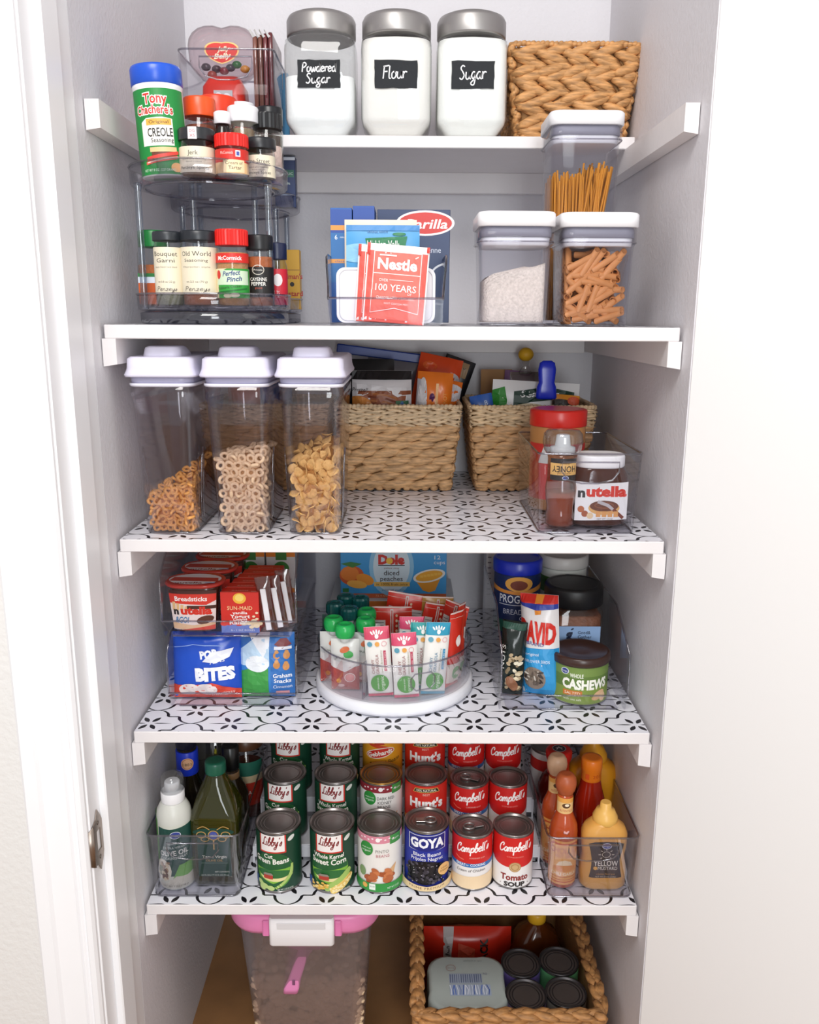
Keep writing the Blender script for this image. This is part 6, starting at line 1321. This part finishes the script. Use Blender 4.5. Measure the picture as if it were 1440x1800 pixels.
def mustard(label, x, y, s, body, capc, lab=True):
    t = thing('mustard_bottle', label, 'mustard', (x, y, zo))
    def q(z, w, e=.62): return (z*s, w*s, w*e*s, w*e*.9*s)
    secs = [q(0, .035), q(.004, .0385), (.03*s, .0385*s, .0245*s, .022*s), q(.055, .0345), q(.075, .0372), q(.095, .0375), q(.106, .033), q(.113, .024, .8), q(.116, .0205, .95)]; obj('bottle', MB().rr(secs, 7), mat(body, .3), t)
    obj('cap', MB().lathe([(.0195*s, .113*s), (.0205*s, .115*s), (.0205*s, .124*s), (.0175*s, .129*s), (.015*s, .135*s), (.0095*s, .138*s), (.009*s, .147*s), (.0075*s, .1485*s)], 32), mat(capc, .35), t)
    if lab:
        d = Dec(rr_map(secs), 2.5, 3.0, base=.6); out = [(-27, 24), (27, 24), (24, 40), (23, 55), (26, 72), (29, 84), (20, 89), (0, 90), (-20, 89), (-29, 84), (-26, 72), (-23, 55), (-24, 40)]
        d.poly([(u*1.04, v) for u, v in out], '#d9a552'); d.poly(out, '#2a2524'); d.ell(0, 82, 8, 5.4, '#e6e8f0'); d.ell(0, 82, 7, 4.6, '#2c3f98'); d.text('Kroger', 0, 82, 3.4, '#eef0f6', 11); d.ring(0, 66, 7, 6, 1, '#d8cfc4'); 
        for k in range(8): a = k*math.pi/4; d.stroke([(9*math.cos(a), 66+8*math.sin(a)), (13*math.cos(a), 66+11*math.sin(a))], 1.4, '#d8cfc4')
        d.text('YELLOW', 0, 50, 9, '#efe9e0', 40, bold=.01); d.text('MUSTARD', 3, 41.5, 5.5, '#efe9e0', 32); d.ell(-17, 41.5, 3.4, 3, '#e0a850'); d.text('a bolder flavor pop', 0, 32, 2.8, '#cf9a5a', 30); d.text('NET WT 8 OZ (226g)', 0, 27, 3, '#cfc6ba', 34); d.build('label', t)
mustard('yellow mustard bottle with black label at the front of the sauce bin', .3505, 1.246, 1.0, '#e0a552', '#e6b45c'); mustard('taller plain yellow mustard bottle at the back of the sauce bin', .3640, 1.405, 1.20, '#d9931c', '#df9f28', False)
t = thing('pepper_sauce', 'red pepper sauce bottle with bright orange cap', 'hot sauce', (.3445, 1.332, zo)); obj('bottle', MB().lathe([(.026, 0), (.0285, .003), (.0285, .082), (.025, .105), (.019, .128), (.0165, .142), (.0165, .148)], 32), mat('#a5230f', .12), t); obj('cap', MB().lathe([(.0165, .140), (.0175, .142), (.0168, .158), (.0180, .160), (.0180, .178), (.0165, .181), (.012, .1815)], 32), mat('#f0801f', .3), t)
d = Dec(cyl_map(.0172), 3); d.text('201', 6, 152, 6, '#c24a10', 14); d.rect(-14, 146, -7, 156, '#e2581a'); d.build('cap_print', t)
t = thing('ketchup_bottle', 'dark red sauce bottle with wide red cap behind the hot sauces', 'sauce bottle', (.2985, 1.392, zo)); obj('bottle', MB().lathe([(.034, 0), (.037, .003), (.037, .07), (.0355, .095), (.028, .112), (.02, .120)], 36), mat('#5d140d', .12), t)
obj('cap', MB().lathe([(.020, .118), (.0205, .12), (.0195, .138), (.0235, .150), (.0238, .160), (.021, .164), (.017, .1645)], 36), mat('#c4201a', .3), t); d = Dec(top_map(0, 0, .1645)); d.ell(0, 0, 13, 13, '#26202a', 24); d.ring(0, 0, 12, 12, .8, '#e2dce0'); d.stroke([(-5, -4), (0, 6), (5, -4)], 1.6, '#e2dce0'); d.stroke([(-6, 2), (6, 2)], 1.4, '#e2dce0'); d.build('cap_emblem', t)
d = Dec(cyl_map(.037), 3); d.rect(-50, 8, 50, 66, '#d9d2cc'); d.text('BBQ', 0, 46, 16, '#26202a', 44, bold=.03); d.build('label', t)
can('backup_can', 'white and red can at the back of the sauce bin', .2935, 1.462, zo, .034, .135, lambda d, R, H: (pap(d, R, 5, H-6, '#e2dedc', 1), pap(d, R, H-40, H-18, '#cf2a22', 1)))

# ================================================================ floor: kibble box and can basket
t = thing('kibble_box', 'frosted food box with pink lid and white latch on the floor', 'storage box', (-.150, 1.238, .001)); KX, KD = .115, .33
FR = clear('#e2dde2', .45, 2.2, .25, .05, haze=.15, hazecol='#f2eef0', name='frosted_plastic')
def q(z, s, k=.03): return (z, KX*s, KD/2*s, k, 0, KD/2)
obj('frosted_body', MB().rr([q(0, .78), q(.004, .80), q(.355, .985), q(.374, .99), q(.374, .968), q(.02, .785)], 5), FR, t)
lid = obj('pink_lid', MB().rr([q(.366, 1.02, .04), q(.368, 1.08, .05), q(.378, 1.12, .055), q(.400, 1.125, .055), q(.406, 1.10, .05), q(.408, 1.0, .045)], 7), mat('#e98bbd', .35), t)
for x in (-.060, .060): obj('lid_rib', MB().box(x-.006, -.024, .370, x+.006, -.014, .400, .002), mat('#e07eb2', .35), lid)
la = obj('latch', MB().rr([(.358, .052, .006, .005, 0, -.025), (.360, .054, .007, .006, 0, -.025), (.404, .054, .0075, .006, 0, -.024), (.409, .053, .006, .005, 0, -.023)], 4), mat('#eceaec', .35), t)
obj('latch_slot', MB().box(-.040, -.0332, .392, .040, -.030, .403, .0005), mat('#d8d6d8', .4), la)
for x in (-.075, .075): obj('corner_rib', MB().prism([(-.004, .368), (.008, .368), (.008, .335)], 'x', x-.002, x+.002), FR, t)
b = MB(); rnd = random.Random(17); core = MB()
def qk(z, s): return (z, KX*s, KD/2*s, .03, 0, KD/2)
for k in range(1300):
    f = rnd.random(); z = .03+.215*f; s = lerp(.80, .93, z/.338)-.06; side = rnd.random()
    if side < .62: p = (rnd.uniform(-KX*s, KX*s), KD/2-KD/2*s+rnd.uniform(0, .004), z)
    elif side < .8: p = (KX*s*rnd.choice([-1, 1]), KD/2+rnd.uniform(-1, .4)*KD/2*s, z)
    else: p = (rnd.uniform(-KX*s, KX*s)*.95, KD/2+rnd.uniform(-.95, .5)*KD/2*s, .242+rnd.uniform(0, .012))
    e = Matrix.Rotation(rnd.uniform(0, 3), 3, 'X') @ Matrix.Rotation(rnd.uniform(0, 3), 3, 'Z'); b.ell(p, (.0075, .0075, .005), e, 7, 4)
b.rr([qk(.022, .62), qk(.12, .66), qk(.238, .72)], 4)
o = obj('kibble', b, mat('#e6c8a4', .8, noise=.3, nscale=60, name='kibble'), None, (-.150, 1.238, .001)); tag(o, 'tan kibble pieces filling the frosted box', 'pet food', kind='stuff')
t = thing('scoop', 'pink plastic scoop standing inside the frosted box', 'scoop', (-.148, 1.2545, .226)); PK = mat('#e58cc0', .35)
obj('handle', MB().rr([(0, .013, .005, .005, -.030, 0), (.010, .014, .006, .006, -.028, 0), (.03, .011, .005, .005, -.022, 0), (.075, .011, .005, .005, -.008, 0), (.092, .014, .005, .005, .0, 0)], 5), PK, t)
obj('scoop_rim', MB().rr([(.090, .020, .005, .005, .002, 0), (.096, .038, .006, .005, .002, 0), (.110, .040, .006, .005, .002, 0), (.116, .036, .005, .004, .002, 0)], 5), PK, t)
o = obj('hang_hole', MB().box(-.026, -.0068, .020, -.021, -.006, .030, .0003), mat('#7a4a6c', .4), t)
bt = basket('can_basket', 'large woven floor basket full of cans', (.205, 1.428, .0005), .322, .310, .40, .385, .205, 7, 7, '#b98550', seed=33, slope=.45)
# thick plaited rim border
b = MB(); rnd = random.Random(4)
for (p, q2, o_) in ((Vector((-.161, -.2, .204)), Vector((.161, -.2, .204)), Vector((0, -1, 0))), (Vector((.161, -.2, .204)), Vector((.161, .2, .204)), Vector((1, 0, 0))), (Vector((-.161, .2, .204)), Vector((-.161, -.2, .204)), Vector((-1, 0, 0)))): braid(b, p, q2, int((q2-p).length/.03), .010, rnd, .25, Vector((0, 0, 1)), o_)
o = obj('plaited_border', b, wicker('#b27f4c'), bt, fix=False); o['kind'] = 'stuff'
zf = .011
def plain(c): return lambda d, R, H: pap(d, R, 5, H-6, c, 1)
DK = mat('#4c4a4c', .35, metal=.85, noise=.1, nscale=80, name='dark_tin')
for k, (x, y, c, l) in enumerate(((.2400, 1.361, '#5a4a86', 'floor-basket can behind left with purple label'), (.3125, 1.366, '#4f8a5c', 'floor-basket can behind right with green label'), (.2390, 1.285, '#6a5a7c', 'floor-basket can at the front left of four'), (.3120, 1.290, '#6f6a64', 'floor-basket can at the front right of four'))):
    can('dark_top_can', l, x, y, zf+.0925, .0365, .092, plain(c), None, 'dark topped cans in the floor basket', DK); can('lower_can', 'hidden lower can under the %s' % l, x, y, zf, .0365, .092, plain(c), None, 'lower cans in the floor basket', DK)
t = thing('wrapped_can_pack', 'shrink-wrapped pale pack of four cans in the floor basket', 'can pack', (.135, 1.313, zf+.0)); WR = mat('#a9b2ae', .25, noise=.05, nscale=40, name='printed_shrink_film')
def lobe(hx, hy, z, s=1):
    P = []
    for (cx_, cy_, a0, a1) in ((hx*.5, hy*.5, -20, 110), (-hx*.5, hy*.5, 70, 200), (-hx*.5, -hy*.5, 160, 290), (hx*.5, -hy*.5, 250, 380)):
        for i in range(8): a = math.radians(lerp(a0, a1, i/7)); P.append((s*(cx_+hx*.5*math.cos(a)), s*(cy_+hy*.5*math.sin(a)), z))
    return P
rings = [lobe(.072, .066, 0, .94), lobe(.072, .066, .006), lobe(.072, .066, .176), lobe(.072, .066, .183, .97), lobe(.072, .066, .185, .9)]
obj('film', MB().loft(rings), WR, t)
d = Dec(top_map(0, 0, .1853)); d.rect(-32, -6, 28, 18, '#9aa4b4'); d.rect(-32, -34, 42, -8, '#9fabc0'); rnd = random.Random(6)
for k in range(15): x = -31+k*4; d.rect(x, -4, x+rnd.uniform(1, 2.4), 16, '#5f6a86')
for k in range(17): x = -30+k*4.2; d.stroke([(x, -33), (x+rnd.uniform(-2, 2), -22), (x+rnd.uniform(-3, 3), -10)], rnd.uniform(.8, 2.2), rnd.choice(['#3f5aa0', '#5a74b8', '#dfe4ee']))
d.ring(-28, 30, 9, 8, 1, '#9a7a74'); d.text('RECYCLE', -28, 30, 2.6, '#9a7a74', 12); d.text('peel back to open', 14, 48, 3, '#6a6f70', 34); d.text('AQ', 34, 16, 4, '#6a6f86'); d.build('film_print', t)
t = thing('noodle_pack', 'red noodle multipack lying at the back of the floor basket', 'noodle pack', (.150, 1.470, zf)); o, mk = bag(t, 180, 150, 60, mat('#d2301f', .25), 'pouch', bump=2, M=Matrix.Translation((0, .03, 0)))
d = mk(); d.poly([(-50, 150), (-50, 40), (-30, 60), (-34, 110), (-28, 150)], '#c9c4c4'); d.text('Maruchan', -42, 96, 8, '#2a2024', 56, rot=90, bold=.02); d.text('Ramen', -34, 86, 5, '#2a2024', 24, rot=90); d.text('12 PACK', 32, 100, 15, '#2a1a18', 74, rot=90, bold=.04); d.poly([(-22, 70), (10, 64), (14, 120), (-20, 130)], '#dc5a40'); d.build('print', t)
t = thing('syrup_jug', 'brown syrup jug with yellow cap at the back of the floor basket', 'jug', (.292, 1.505, zf)); obj('jug', MB().rr([(0, .05, .04, .02), (.004, .054, .044, .024), (.10, .054, .044, .03), (.135, .040, .034, .03), (.155, .018, .018, .018), (.165, .016, .016, .016)], 6), mat('#5c2c10', .12), t); obj('cap', MB().lathe([(.018, .162), (.019, .164), (.019, .182), (.017, .184)], 28), mat('#dfa928', .35), t)
